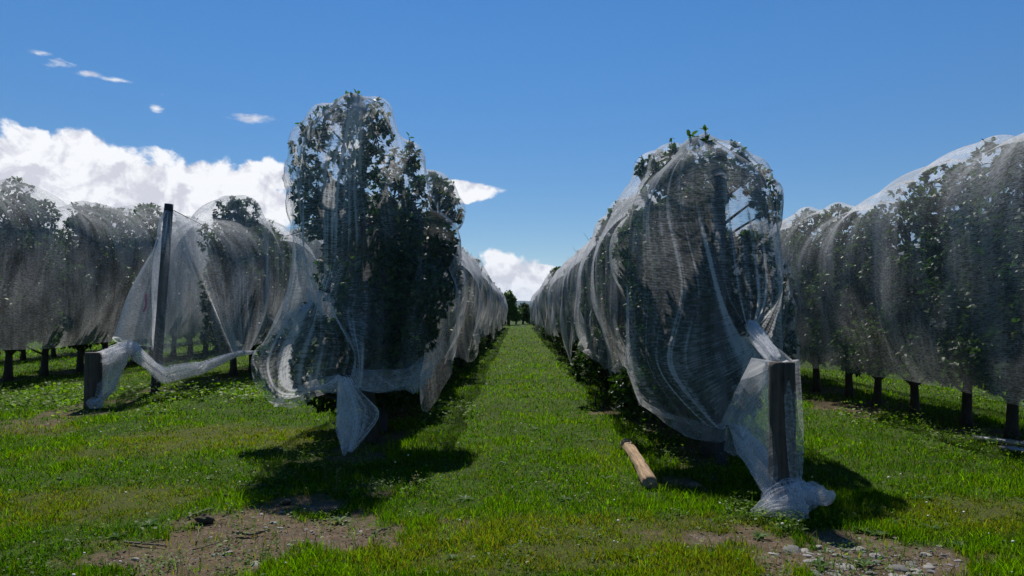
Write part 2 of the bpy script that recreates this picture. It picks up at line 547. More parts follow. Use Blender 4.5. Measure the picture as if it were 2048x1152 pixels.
def grass():
    X, Y = sample_ground(640000, 3.9, 85, .82)
    sm = soil_m(X, Y)
    st = row_strip(X, Y)
    dr = sstep(.0, .6, blob_mask(X, Y, DRY) + (fbm(X, Y, 21, 4) - .5) * 1.2)
    dr = np.clip(dr + .55 * np.exp(-((X - .95) / .2) ** 2) * sstep(.4, .6, fbm(X * 2, Y * .6, 23, 3)) + .3 * np.exp(-((X + .45) / .2) ** 2) * sstep(.4, .6, fbm(X * 2, Y * .6, 29, 3)), 0, 1)
    pn = fbm(X * 1.3, Y * 1.3, 31, 4)
    tuft = fbm(X * 6, Y * 6, 37, 3)
    keep = rng.random(len(X)) < (1 - .97 * sstep(.1, .75, sm)) * (1 - .55 * st) * (.55 + .9 * sstep(.35, .62, tuft)) * (1 - .25 * dr)
    X, Y, dr, pn, tuft, st, sm = [a[keep] for a in (X, Y, dr, pn, tuft, st, sm)]
    n = len(X)
    # the mown alleys are short; rough strips beside the rows taller
    alley = np.zeros(n)
    for c, w in ((.12, 1.05), (4.15, 1.2), (-4.4, 1.6), (-9.3, 1.4), (8.2, 1.2)):
        alley = np.maximum(alley, sstep(w + .35, w - .15, np.abs(X - c)))
    h = (.022 + .040 * rng.random(n) ** 1.6 + .032 * sstep(.45, .75, pn)) * (1 - .22 * alley) * (1 - .2 * dr) * (.6 + .8 * tuft)
    tall = rng.random(n) < .02
    h = np.where(tall, h * 2.2, h)
    h = h * (1 + .012 * Y)
    wdt = (.0018 + .0024 * rng.random(n)) * np.maximum(1, Y / 5.5)
    lying = rng.random(n) < .06
    th = rng.random(n) * 2 * PI
    lean = h * (.1 + .8 * rng.random(n) ** 1.5)
    lean = np.where(lying, h * 1.6 + .02, lean)
    h = np.where(lying, h * .35 + .008, h)
    la = rng.random(n) * 2 * PI
    D = np.stack([np.cos(la), np.sin(la)], 1)
    W = np.stack([np.cos(th), np.sin(th)], 1) * wdt[:, None]
    B = np.stack([X, Y], 1)
    Z = gz(X, Y) - .01
    v = np.zeros((n, 5, 3))
    v[:, 0, :2] = B - W; v[:, 1, :2] = B + W
    mid = B + D * (lean * .3)[:, None]
    v[:, 2, :2] = mid - W * .8; v[:, 3, :2] = mid + W * .8
    v[:, 4, :2] = B + D * lean[:, None]
    v[:, 0, 2] = v[:, 1, 2] = Z
    v[:, 2, 2] = v[:, 3, 2] = Z + h * .58
    v[:, 4, 2] = Z + h
    b = np.arange(n)[:, None] * 5
    q = b + np.array([[0, 1, 3, 2]])
    tr = b + np.array([[2, 3, 4]])
    g1, g2, g3 = np.array([.044, .098, .003]), np.array([.118, .195, .006]), np.array([.20, .145, .035])
    k = np.clip(rng.random(n) ** 1.4 * .9 + (pn - .5) * 1.8, 0, 1.15)[:, None]
    c = (g1 * (1 - k) + g2 * k) * (.45 + 1.1 * rng.random((n, 1)) ** 1.5)
    dk = np.where(rng.random(n) < (.05 + .40 * dr + .3 * sm), .6 + .4 * rng.random(n), .12 * dr)[:, None]
    c = c * (1 - dk) + g3 * dk * (.6 + .6 * rng.random((n, 1)))
    c = np.where(lying[:, None], np.array([[.34, .27, .12]]) * (.5 + .7 * rng.random((n, 1))), c)
    c = np.repeat(c[:, None], 5, 1)
    me = make_mesh('grass', v.reshape(-1, 3), [tr, q], M['grass'], True, attrs={'col': c.reshape(-1, 3)})
    tag(obj('grass', me), 'green mown grass with straw coloured blades covering the orchard floor', 'grass', kind='stuff')


def leaf_quads(C, T, N, L, Wd, fold=.25, curl=.25):
    """leaves: C base (n,3), T direction, N up normal, L length, Wd width. 7 verts, 6 tris/leaf"""
    n = len(C)
    T = T / (np.linalg.norm(T, axis=1, keepdims=True) + 1e-9)
    S = np.cross(T, N); S /= np.linalg.norm(S, axis=1, keepdims=True) + 1e-9
    N = np.cross(S, T)
    L, Wd = L[:, None], Wd[:, None]
    v = np.zeros((n, 8, 3))
    v[:, 0] = C
    for i, (u, w) in enumerate(((.35, .5), (.72, .38))):
        mid = C + T * L * u - N * L * curl * u * u * .5
        v[:, 1 + 3 * i] = mid - S * Wd * w + N * Wd * fold * w
        v[:, 2 + 3 * i] = mid
        v[:, 3 + 3 * i] = mid + S * Wd * w + N * Wd * fold * w
    v[:, 7] = C + T * L - N * L * curl * .5
    b = np.arange(n)[:, None] * 8
    tr = np.concatenate([b + np.array([[0, 2, 1]]), b + np.array([[0, 3, 2]]), b + np.array([[4, 5, 7]]), b + np.array([[5, 6, 7]])])
    q = np.concatenate([b + np.array([[1, 2, 5, 4]]), b + np.array([[2, 3, 6, 5]])])
    return v.reshape(-1, 3), tr, q


def weeds():
    X, Y = sample_ground(330000, 3.9, 60, 1.0)
    lm = sstep(-.05, .5, blob_mask(X, Y, LUSH) + (fbm(X * 1.1, Y * 1.1, 41, 4) - .5) * 1.3)
    pt = sstep(.60, .72, fbm(X * 1.7, Y * 1.7, 43, 4))
    sm = soil_m(X, Y)
    sp = sstep(.55, .7, fbm(X * 4, Y * 4, 44, 3))
    pr = np.maximum(lm * (.2 + .8 * sp), .4 * pt * sp) * (1 - .9 * sstep(.2, .8, sm)) + .12 * sp + .08 * row_strip(X, Y) + .10 * sstep(.5, .62, fbm(X * 2.6, Y * 2.6, 47, 3)) * sm
    k = rng.random(len(X)) < pr
    X, Y, lm = X[k], Y[k], lm[k]
    n = len(X)
    hh = (.015 + .05 * rng.random(n) ** 1.3 + (.09 + .10 * sstep(7, 11, Y)) * lm * rng.random(n) ** 2.0)
    C = np.stack([X, Y, gz(X, Y) + hh], 1)
    a = rng.random(n) * 2 * PI
    T = np.stack([np.cos(a), np.sin(a), rng.normal(0, .3, n)], 1)
    N = np.stack([rng.normal(0, .35, n), rng.normal(0, .35, n), np.ones(n)], 1)
    L = (.012 + .022 * rng.random(n) ** 1.8) * np.maximum(1, Y / 9) * (1 + .9 * lm * sstep(7, 11, Y))
    v, tr, q = leaf_quads(C, T, N, L, L * (.55 + .35 * rng.random(n)), .15, .3)
    kk = rng.random((n, 1))
    c = np.array([.045, .095, .008]) * (1 - kk) + np.array([.115, .185, .022]) * kk
    c = c * (1 + .35 * lm[:, None])
    c = np.where(rng.random((n, 1)) < .05, np.array([[.30, .34, .17]]), c)  # random pale leaves stand in for glints off the clover
    c = np.repeat(c[:, None], 8, 1).reshape(-1, 3)
    me = make_mesh('ground_cover', v, [tr, q], M['weed'], True, attrs={'col': c})
    tag(obj('ground_cover', me), 'low clover and broadleaf weeds growing among the grass', 'ground cover', kind='stuff')


grass()
weeds()


# ------------------------------------------------------------------ apple trees
def leaf_cloud(clumps, per, lsize=.085, tone=1.0, dens=lambda z: 1.0):
    """clumps: rows (x,y,z,r). returns leaves as arrays"""
    Cs, Ts, Ns, Ls, Ks = [], [], [], [], []
    for (x, y, z, r) in clumps:
        n = max(12, int(per * r * r * 8 * dens(z)))
        # short shoots inside the clump carry the leaves, so gaps stay between them
        m = max(4, n // 9)
        sd = rng.normal(size=(m, 3)); sd /= np.linalg.norm(sd, axis=1, keepdims=True)
        s0 = sd * (r * (.35 + .55 * rng.random((m, 1)) ** .6))
        s1 = s0 + sd * r * .28 + rng.normal(0, .05, (m, 3)) + np.array([0, 0, .05])
        k = rng.integers(0, m, n)
        u = rng.random((n, 1))
        p = s0[k] * (1 - u) + s1[k] * u
        p *= np.minimum(1, r * .90 / np.linalg.norm(p, axis=1, keepdims=True))
        T = sd[k] * .7 + rng.normal(0, .75, (n, 3)); T[:, 2] -= .25
        N = rng.normal(0, .55, (n, 3)) + np.array([0, 0, 1.0]) + sd[k] * .3
        Cs.append(p + np.array([x, y, z])); Ts.append(T); Ns.append(N)
        Ls.append(lsize * (.6 + .6 * rng.random(n)))
        Ks.append(rng.random((n, 1)) * .8 + .2 * rng.random())
    C, T, N, L, K = (np.concatenate(a) for a in (Cs, Ts, Ns, Ls, Ks))
    v, tr, q = leaf_quads(C, T, N, L, L * (.45 + .15 * rng.random(len(L))), .22, .35)
    col = np.array([.010, .026, .005]) * (1 - K) + np.array([.048, .105, .014]) * K
    old = rng.random((len(K), 1)) < .02
    col = np.where(old, np.array([[.12, .12, .03]]), col) * tone
    return v, tr, q, np.repeat(col[:, None], 8, 1).reshape(-1, 3)


def crown_mesh(name, clumps, per=900, lsize=.085, dens=lambda z: 1.0):
    v, tr, q, c = leaf_cloud(clumps, per, lsize, 1.0, dens)
    return make_mesh(name, v, [tr, q], M['leaf'], True, attrs={'col': c})


def trunk_mesh(name, clumps, top, base=(0, 0), r0=.075, lean=.0, seed=0):
    g = Geo()
    rs = np.random.default_rng(seed + 100)
    k = np.linspace(0, 1, 14)
    bx, by = base
    P = np.stack([bx + (top[0] - bx) * k + .035 * np.sin(k * 7 + seed) * k, by + (top[1] - by) * k + .03 * np.cos(k * 5 + seed * 2) * k, -.06 + (top[2] + .06) * k], 1)
    R = r0 * (1.0 - .86 * k) + .035 * np.exp(-k * 22)
    g.tube(P, R, 10, rough=.16, seed=seed)
    for (x, y, z, r) in clumps:
        zb = max(.45, z - .25 - .3 * rs.random())
        kk = np.clip(zb / top[2], 0, .95)
        b = np.array([np.interp(kk, k, P[:, i]) for i in range(3)])
        e = np.array([x, y, z])
        m = (b + e) / 2 + rs.normal(0, .05, 3) + np.array([0, 0, -.04])
        u = np.linspace(0, 1, 6)[:, None]
        B = (1 - u) ** 2 * b + 2 * u * (1 - u) * m + u * u * e
        g.tube(B, np.linspace(.022, .006, 6), 5, cap=False)
        for j in range(3):
            e2 = e + rs.normal(0, r * .55, 3)
            g.tube(np.array([e, (e + e2) / 2 + rs.normal(0, .02, 3), e2]), [.007, .005, .003], 4, cap=False)
    return g.mesh(name, M['bark'])


def generic_clumps(seed, low):
    rs = np.random.default_rng(seed)
    out = []
    for z in np.linspace(.85, 2.95, 8):
        w = .66 * (1 - .55 * ((z - 1.0) / 2.4) ** 2 if z > 1 else 1)
        for k in range(3 if z < 2.7 else 2):
            a = rs.random() * 2 * PI
            rr = w * (.55 + .45 * rs.random())
            r = .24 + .16 * rs.random() - .04 * (z > 2.6)
            sx = 1 if (k % 2) else -1
            out.append((sx * abs(math.cos(a)) * rr if k < 2 else math.cos(a) * rr * .4, math.sin(a) * min(rr, .55), z + rs.normal(0, .1), r))
    out.append((rs.normal(0, .1), rs.normal(0, .1), 3.12, .24))
    if low:
        for k in range(5):
            s = 1 if k % 2 else -1
            out.append((s * (.3 + .3 * rs.random()), rs.normal(0, .35), .42 + .2 * rs.random(), .22 + .1 * rs.random()))
    return np.array(out)


VAR = []
for i in range(6):
    low = i < 3
    cl = generic_clumps(40 + i, low)
    VAR.append((cl, crown_mesh('crown', cl, 900 if low else 620), trunk_mesh('trunk', cl, (cl[-1 - (5 if low else 0)][0], 0, 3.0), seed=i, r0=.062 if not low else .07)))


def tree_thing(x, y, var, rz, s, label, group):
    cl, cm, tm = VAR[var]
    e = empty('apple_tree', (x, y, float(gz(x, y))), rz)
    e.scale = (s, s, s)
    tag(e, label, 'tree', group)
    obj('trunk', tm, e); obj('crown', cm, e)
    ca, sa = math.cos(rz), math.sin(rz)
    w = cl.copy() * s
    w[:, 0], w[:, 1] = x + s * (cl[:, 0] * ca - cl[:, 1] * sa), y + s * (cl[:, 0] * sa + cl[:, 1] * ca)
    return w


ORD = ['first', 'second', 'third', 'fourth', 'fifth', 'sixth', 'seventh', 'eighth']
ROWTXT = {'L1': 'row left of the alley', 'R1': 'row right of the alley', 'R2': 'row at the right edge',
          'R3': 'row behind the right edge row', 'L2': 'row behind the leaning pole', 'L3': 'row at the left edge', 'L4': 'row behind the left edge row'}
SPH = {k: [] for k in ROWS}


def plant_row(key, y0, y1, step, vs, s, nlab, skip_first=0):
    y, i = y0, 0
    rs = np.random.default_rng(abs(hash(key)) % 1000 if False else sum(map(ord, key)))
    while y < y1:
        x = ROWS[key] + rs.normal(0, .06)
        var = vs[rs.integers(len(vs))]
        rz = (0 if rs.random() < .5 else PI) + rs.normal(0, .25)
        sc = s * (1 + rs.normal(0, .045))
        if key == 'R2': sc *= 1 + .10 * math.exp(-((y - 9.4) / .7) ** 2)
        j = i + skip_first
        if j < nlab:
            lab = f'{ORD[j]} apple tree from the near end of the netted {ROWTXT[key]}'
        else:
            lab = f'leafy apple tree deep in the netted {ROWTXT[key]}'
        SPH[key].append(tree_thing(x, y, var, rz, sc, lab, f'apple trees in the {ROWTXT[key]}'))
        y += step * (1 + rs.normal(0, .08))
        i += 1


plant_row('R1', 9.75, 73, 1.3, (0, 1, 2), 1.0, 4, 1)
plant_row('L1', 10.4, 73, 1.3, (0, 1, 2), 1.0, 4, 1)
plant_row('R2', 7.3, 42, 1.13, (3, 4, 5), 1.06, 8)
plant_row('R3', 11.0, 40, 1.25, (3, 4, 5), 1.0, 0)
plant_row('L2', 18.5, 55, 1.35, (3, 4, 5), 1.22, 3)
plant_row('L3', 13.0, 52, 1.3, (3, 4, 5), 1.30, 8)
plant_row('L4', 20.0, 60, 1.5, (3, 4, 5), 1.2, 0)


def front_tree(key, base, top, pix, label, shoots):
    W = np.array([[*at(px, py, Y), r] for px, py, Y, r in pix])
    loc = np.array([base[0], base[1], float(gz(*base))])
    cl = W.copy(); cl[:, :3] -= loc
    e = empty('apple_tree', loc)
    tag(e, label, 'tree', f'apple trees in the {ROWTXT[key]}')
    obj('trunk', trunk_mesh('trunk', cl, np.asarray(top) - loc, seed=hash(key) % 1 + len(key), r0=.085), e)
    obj('crown', crown_mesh('crown', cl, 1400, .082, (lambda z: 1 - .36 * float(sstep(2.7, 3.1, z))) if key == 'L1' else (lambda z: 1 - .35 * float(sstep(2.7, 3.0, z)))), e)
    SPH[key].append(W)
    # shoots that poke out through the net
    for px, py, Y, n in shoots:
        p = at(px, py, Y) - loc
        rs = np.random.default_rng(int(px))
        C = p + rs.normal(0, .012, (n, 3))
        T = rs.normal(0, .6, (n, 3)) + np.array([0, 0, .7])
        N = rs.normal(0, .5, (n, 3)) + np.array([0, 0, 1.])
        L = .06 + .035 * rs.random(n)
        v, tr, q = leaf_quads(C, T, N, L, L * .5, .2, .4)
        g = Geo()
        g.add(v, tr, q, np.tile([[.05, .10, .02]], (len(v), 1)))
        g.tube(np.array([p + [0, .02, -.14], p + [0.01, 0, -.06], p]), [.006, .005, .004], 5)
        obj('shoot', g.mesh('shoot', M['leaf'], attrs={'col': np.vstack(g.c[:1] + [np.tile([[.05, .04, .03]], (len(g.v[1]), 1))])}), e)


front_tree('R1', (2.15, 8.4), at(1430, 300, 8.4),
           [(1400, 318, 8.35, .22), (1345, 335, 8.6, .24), (1340, 400, 8.6, .34), (1455, 325, 8.35, .2), (1500, 352, 8.35, .19), (1528, 390, 8.4, .17), (1535, 425, 8.4, .12), (1300, 500, 8.6, .42), (1395, 440, 8.3, .32),
            (1400, 560, 8.3, .36), (1335, 610, 8.4, .40), (1530, 560, 8.5, .26), (1500, 500, 8.6, .22), (1540, 620, 8.6, .25), (1480, 600, 8.5, .3), (1320, 700, 8.1, .32), (1390, 690, 8.2, .34),
            (1405, 775, 8.0, .26), (1455, 740, 8.0, .3), (1350, 765, 8.1, .2), (1480, 800, 8.1, .22), (1545, 690, 8.6, .25), (1500, 690, 8.4, .3), (1430, 500, 8.6, .25)],
           'nearest apple tree right of the alley, inside the net tied to the front post', [(1380, 268, 8.3, 5), (1410, 260, 8.3, 6), (1342, 276, 8.7, 2), (1540, 365, 8.4, 2)])
front_tree('L1', (-1.78, 9.1), at(715, 240, 9.1),
           [(618, 285, 9.0, .2), (608, 340, 9.0, .19), (612, 395, 9.0, .19), (650, 245, 9.0, .19), (705, 222, 9.0, .17), (750, 230, 9.0, .18), (755, 280, 9.05, .2), (735, 330, 9.1, .22), (735, 385, 9.1, .25), (632, 440, 9, .24), (680, 420, 9, .28),
            (655, 395, 9.0, .2), (700, 340, 9.1, .16), (668, 320, 9.2, .10), (640, 345, 9.15, .12), (690, 275, 9.1, .12), (760, 255, 9.0, .13), (680, 465, 9.0, .25), (810, 320, 9.6, .22), (800, 385, 9.5, .33), (858, 400, 10.1, .36), (893, 420, 10.3, .22), (790, 460, 9.4, .36), (850, 490, 9.6, .42), (775, 550, 9.2, .42), (845, 590, 9.3, .40), (750, 640, 9.1, .38),
            (820, 670, 9.2, .33), (720, 590, 9.25, .34), (880, 560, 9.8, .3), (770, 710, 9.0, .24), (548, 725, 8.9, .22), (570, 690, 9.0, .16), (628, 640, 8.45, .17), (625, 690, 8.45, .22), (600, 745, 8.8, .2), (655, 715, 8.5, .16), (700, 680, 8.8, .28), (560, 765, 8.9, .14), (690, 500, 9.25, .26)],
           'nearest apple tree left of the alley, tallest one with a narrow leaning top', [(693, 192, 9.0, 3), (716, 190, 9.0, 3), (633, 230, 9.0, 2), (668, 210, 9.0, 2), (603, 247, 9.0, 2), (818, 274, 9.6, 2), (905, 368, 10.2, 3)])


# ------------------------------------------------------------------ nets
def catmull(ts, K, t):
    """ts (k,), K (n,k,3) key points; t (m,) -> (n,m,3)"""
    ts = np.asarray(ts, float)
    d = np.diff(K, axis=1) / np.diff(ts)[None, :, None]
    tan = np.zeros_like(K)
    h = np.diff(ts)
    tan[:, 1:-1] = (d[:, :-1] * h[None, 1:, None] + d[:, 1:] * h[None, :-1, None]) / (h[1:] + h[:-1])[None, :, None]
    tan[:, 0], tan[:, -1] = d[:, 0], d[:, -1]
    tan *= .75
    i = np.clip(np.searchsorted(ts, t, side='right') - 1, 0, len(ts) - 2)
    hh = ts[i + 1] - ts[i]
    u = ((t - ts[i]) / hh)[None, :, None]
    hh = hh[None, :, None]
    a, b = K[:, i], K[:, i + 1]
    return (2 * u ** 3 - 3 * u ** 2 + 1) * a + (u ** 3 - 2 * u ** 2 + u) * hh * tan[:, i] + (-2 * u ** 3 + 3 * u ** 2) * b + (u ** 3 - u ** 2) * hh * tan[:, i + 1]


def relax(P, pin, spheres, iters, sh_s, sh_t, grav, ncol_mirror, weld=True):
    S, T = P.shape[:2]
    rs = np.linalg.norm(P[1:] - P[:-1], axis=2) * sh_s
    rt = np.linalg.norm(P[:, 1:] - P[:, :-1], axis=2) * sh_t
    w = (1 - pin)[..., None].astype(np.float32)
    P = P.astype(np.float32)
    colY = P[:, T // 3, 1].copy()
    colX = P[:, T // 3, 0].copy()
    cols = []
    for (x, y, z, r) in spheres:
        idx = np.where(np.abs(P[:, :, 1].mean(1) - y) < r + .75)[0]
        if len(idx): cols.append((np.array([x, y, z], np.float32), r, idx))

    def edges(axis, par, rest):
        n = P.shape[axis]
        sl = [slice(None), slice(None)]
        a, b = sl[:], sl[:]
        last = n - 1
        a[axis] = slice(par, last, 2)
        cnt = len(range(par, last, 2))
        b[axis] = slice(par + 1, par + 2 * cnt, 2)
        a, b = tuple(a), tuple(b)
        rr = rest[a]
        d = P[b] - P[a]
        L = np.sqrt((d * d).sum(-1)) + 1e-9
        ex = np.maximum(L - rr, 0) / L
        wa, wb = w[a], w[b]
        c = d * (ex[..., None] / (wa + wb + 1e-6))
        P[a] += c * wa
        P[b] -= c * wb

    for it in range(iters):
        P[..., 2] -= grav * w[..., 0]
        for rep in range(2):
            edges(1, 0, rt); edges(1, 1, rt)
            edges(0, 0, rs); edges(0, 1, rs)
        if weld:
            row = P[:, 0]
            P[:, 0] = (row + row[::-1]) * .5
        if it % 2 == 1 or it > iters - 6:
            for c, r, idx in cols:
                Q = P[idx]
                dv = Q - c
                dd = np.sqrt((dv * dv).sum(-1))
                hit = (dd < r)
                if hit.any():
                    k = np.where(hit, r / (dd + 1e-9), 1.0)[..., None]
                    ww = w[idx]
                    P[idx] = Q + (c + dv * k - Q) * ww
        np.maximum(P[..., 2], .02, out=P[..., 2])
    return P.astype(float)


def make_net(key, y0, y1, label, zt, W=.98, zh=.75, k=.0042, dmin=.035, nA=140, T=96, cap=None, capts=None, blend=1.2, iters=60, pins=None, sh_t=.97, sh_s=.985, grav=.0014, extra=None, pleat=1.0, simY=1e9, hemn=.3, autoy=0, low=1.0, mat='net', cover=None, slope=.38):
    x0 = ROWS[key]
    spa = np.concatenate(SPH[key]) if SPH[key] else np.zeros((0, 4))
    ys = [y0]
    while ys[-1] < y1: ys.append(ys[-1] + max(dmin, k * ys[-1]))
    ys = np.array(ys)
    t = np.linspace(0, 1, T)
    seed = sum(map(ord, key)) * 3

    def side(sgn, y):
        w = W + .22 * (fbm(y * .8 + sgn * 50, 0 * y, seed, 3) - .5)
        top = zt(y)
        if len(spa):
            dy = np.abs(y[:, None] - spa[None, :, 1])
            sup = (spa[None, :, 2] + spa[None, :, 3] + .05 - np.where(dy < .2, 0, (dy - .2) * slope)).max(1)
            top = np.where(y < autoy, top, sup)
            kk = np.ones(3) / 3
            top = np.convolve(np.pad(top, 1, mode='edge'), kk, 'valid')
        h = zh + hemn * (fbm(y * .55 + sgn * 31, 0 * y + 5, seed + 1, 3) - .5) * 2
        hs = 1.05
        a = np.clip(t / .4, 0, 1) * PI / 2
        X = w[:, None] * np.sin(a)[None] ** .95
        q = np.clip((t - .4) / .6, 0, 1)[None]
        zz = np.where(t[None] < .4, top[:, None] - hs * (1 - np.cos(a))[None], (top - hs)[:, None] + q * (h - top + hs)[:, None])
        X = X * (1 - .16 * q ** 2) + .10 * np.sin(q * 5 + y[:, None] * 1.3 + sgn) * q
        return np.stack([x0 + sgn * X, np.broadcast_to(y[:, None], X.shape), zz], -1)

    Lf, Rt = side(-1, ys), side(1, ys)
    f = np.linspace(-1, 1, nA + 2)[1:-1]
    if cap is None:
        ph = f * PI / 2
        Lc, Rc = Lf[0], Rt[0]
        r = np.abs(Rc[:, 0] - x0)
        A = np.stack([x0 + r[None] * np.sin(ph)[:, None], y0 - .8 * r[None] * np.cos(ph)[:, None], np.broadcast_to(Rc[:, 2], (len(f), T))], -1)
    else:
        A = catmull(capts, cap(f), t)
        for sgn, Sd in ((-1, Lf), (1, Rt)):
            edge = catmull(capts, cap(np.array([float(sgn)])), t)[0]
            q = sstep(0, 1, np.clip((ys - y0) / blend, 0, 1))[:, None, None]
            Sd[:] = edge[None] * (1 - q) * 1.0 + Sd * q + 0 * Sd
    P = np.concatenate([Lf[::-1], A, Rt])
    S = len(P)
    # folds: cloth is slack along the row, so it hangs in pleats
    bel = np.linalg.norm(np.diff(P[:, int(T * .42)], axis=0), axis=1)
    sc = np.concatenate([[0], np.cumsum(np.maximum(bel, .004))])
    far = np.maximum(1, np.minimum(P[:, T // 2, 1], 60) / 9)
    tt = t[None]
    n1 = fbm(sc[:, None] / .55 + tt * .8, tt * 1.6, seed + 7, 2) - .5
    n2 = fbm(sc[:, None] / .20 + tt * .4, tt * 2.0 + 3, seed + 9, 2) - .5
    n3 = vn(sc[:, None] / .075, tt * 3, seed + 11) - .5
    amp = sstep(0.02, .5, t)[None]
    n0 = fbm(sc[:, None] / 1.5 + tt * .5, tt * 1.2 + 9, seed + 5, 2) - .5
    disp = (.30 * low * n0 * sstep(.1, .8, t)[None] + .18 * n1 + .085 * n2 * sstep(40, 12, P[:, T // 2, 1])[:, None] + .028 * n3 * sstep(25, 10, P[:, T // 2, 1])[:, None]) * amp * pleat
    du = np.gradient(P, axis=0); dv = np.gradient(P, axis=1)
    N = np.cross(du, dv)
    N /= np.linalg.norm(N, axis=2, keepdims=True) + 1e-9
    loc = np.linalg.norm(du, axis=2) / (np.maximum(np.gradient(sc), .004)[:, None])
    disp *= np.clip(loc * 1.4 - .2, .03, 1)
    P = P + N * disp[..., None]
    pin = np.zeros((S, T))
    pin[:2] = 1; pin[-2:] = 1
    nS = len(ys)
    if pins is not None:
        pins(pin, f, t, nS)
    sp = np.concatenate(SPH[key]) if SPH[key] else np.zeros((0, 4))
    if extra is not None: sp = np.vstack([sp, extra])
    sp = sp[sp[:, 1] < simY]
    sp = sp.copy(); sp[:, 3] = sp[:, 3] * 1.02 + .035
    # start the cloth outside the branches it hangs on
    out = N * np.sign((N * (P - np.stack([np.full((S, T), x0), np.maximum(P[..., 1], y0 + .5), np.full((S, T), 1.9)], -1))).sum(-1, keepdims=True))
    cen = np.stack([np.full((S, T), x0), np.maximum(P[..., 1], y0 + .5), np.minimum(P[..., 2] - .3, 2.4)], -1)
    rad_ = P - cen; rad_ /= np.linalg.norm(rad_, axis=2, keepdims=True) + 1e-9
    out = np.where(np.linalg.norm(N, axis=2, keepdims=True) > .5, .5 * out, 0) + rad_
    out /= np.linalg.norm(out, axis=2, keepdims=True) + 1e-9
    free = (1 - pin)[..., None]
    my = P[:, :, 1].mean(1)
    cols = [(q_, np.where(np.abs(my - q_[1]) < q_[3] + .8)[0]) for q_ in sp]
    for it in range(16):
        moved = False
        for q_, idx in cols:
            if not len(idx): continue
            Q = P[idx]
            hit = ((Q - q_[:3]) ** 2).sum(-1) < q_[3] ** 2
            if hit.any():
                moved = True
                P[idx] = Q + out[idx] * free[idx] * np.where(hit, .035, 0)[..., None]
        if not moved: break
    for it in range(3):
        P[1:-1] += free[1:-1] * .3 * (P[:-2] + P[2:] - 2 * P[1:-1]) * .5
    P = relax(P, pin, sp, iters, sh_s, sh_t, grav, nS)
    du = np.linalg.norm(np.gradient(P, axis=0), axis=2)
    dvl = np.linalg.norm(np.gradient(P, axis=1), axis=2)
    ref = np.gradient(sc)[:, None]
    dense = np.clip((np.maximum(ref, .004) / (du + .0015)) ** .9, .8, 4.5)
    tc = np.concatenate([np.zeros((1,)), np.cumsum(np.median(dvl, axis=0)[1:])])
    uv = np.stack([np.broadcast_to(sc[:, None], (S, T)), np.broadcast_to(tc[None], (S, T))], -1).reshape(-1, 2)
    if cover is not None: dense = dense * cover(P, nS, f, t)  # on the left net this factor also holds painted sun and shade
    me = make_mesh('orchard_netting', P.reshape(-1, 3), grid_faces(S, T), M[mat], True, uv=uv, attrs={'dense': dense.ravel()})
    o = obj('orchard_netting', me)
    tag(o, label, 'netting', 'white nets draped over the tree rows')
    return o, P


def crumple(pts, rad, seed, n=40, m=160, amp=.35, name='bundle', parent=None, squash=1.0):
    """bunched cloth following a path: a gathered, deeply pleated roll with overlapping layers"""
    pts = np.asarray(pts, float)
    g_v, g_q, off, uvs = [], [], 0, []
    k = np.linspace(0, 1, n)
    kp = np.linspace(0, 1, len(pts))
    C = np.stack([np.interp(k, kp, pts[:, i]) for i in range(3)], 1)
    for _ in range(2): C[1:-1] = (C[:-2] + 2 * C[1:-1] + C[2:]) / 4
    R = np.interp(k, kp, rad)
    T = np.gradient(C, axis=0); T /= np.linalg.norm(T, axis=1, keepdims=True)
    ref = np.array([0, 1., 0]) if abs(T[0][1]) < .8 else np.array([0, 0, 1.])
    A = np.cross(T, ref); A /= np.linalg.norm(A, axis=1, keepdims=True); B = np.cross(T, A)
    th = np.arange(m) / m * 2 * PI
    for layer, s in ((0, 1.0), (1, .72)):
        tw = k[:, None] * 1.2 + layer
        u = th[None] + tw
        n1 = fbm(np.cos(u) * 1.6 + k[:, None] * 2.2 + seed * 3, np.sin(u) * 1.6 + 7 + layer * 9, seed, 3) - .5
        n2 = fbm(np.cos(u) * 5 + k[:, None] * 1.5, np.sin(u) * 5 + 9 + layer * 5, seed + 3, 2) - .5
        n3 = np.abs(vn(u * 14 / (2 * PI) * 2, k[:, None] * 4 + seed, seed + 5) - .5)
        rr = R[:, None] * s * (1 + amp * 1.9 * n1 + amp * 1.1 * n2 - amp * .9 * n3)
        V = C[:, None] + rr[..., None] * (A[:, None] * np.cos(th)[None, :, None] + B[:, None] * np.sin(th)[None, :, None] * squash)
        V[..., 2] = np.maximum(V[..., 2], .015)
        g_v.append(V.reshape(-1, 3)); g_q.append(grid_faces(n, m, off, False, True)); off += n * m
        uvs.append(np.stack([np.broadcast_to(th[None] * .12, (n, m)), np.broadcast_to(k[:, None] * .8, (n, m))], -1).reshape(-1, 2))
    v = np.vstack(g_v)
    me = make_mesh(name, v, np.vstack(g_q), M['net_bundle'], True, uv=np.vstack(uvs), attrs={'dense': np.ones(len(v))})
    return obj(name, me, parent)


def tie(p, r, parent, axis=(0, 0, 1), mat='string'):
    g = Geo()
    th = np.linspace(0, 2 * PI, 15)
    g.tube(np.stack([p[0] + r * np.cos(th), p[1] + r * np.sin(th), p[2] + .3 * r * np.sin(2 * th)], 1), .006, 6, cap=False)
    g.tube(np.array([[p[0] + r * .7, p[1] - r * .8, p[2]], [p[0] + r + .04, p[1] - r, p[2] - .03], [p[0] + r + .07, p[1] - r, p[2] - .1]]), .004, 5)
    return obj('tie_string', g.mesh('tie_string', M[mat]), parent)


# ---- right of the alley: tied at an upper knot, fanned over the end post, bunched at its foot
K1, K2 = at(1496, 648, 7.35), at(1462, 852, 7.15)
POST_R = np.array([2.135, 6.05, 0])
BASE_R = POST_R + np.array([-.02, -.12, .10])


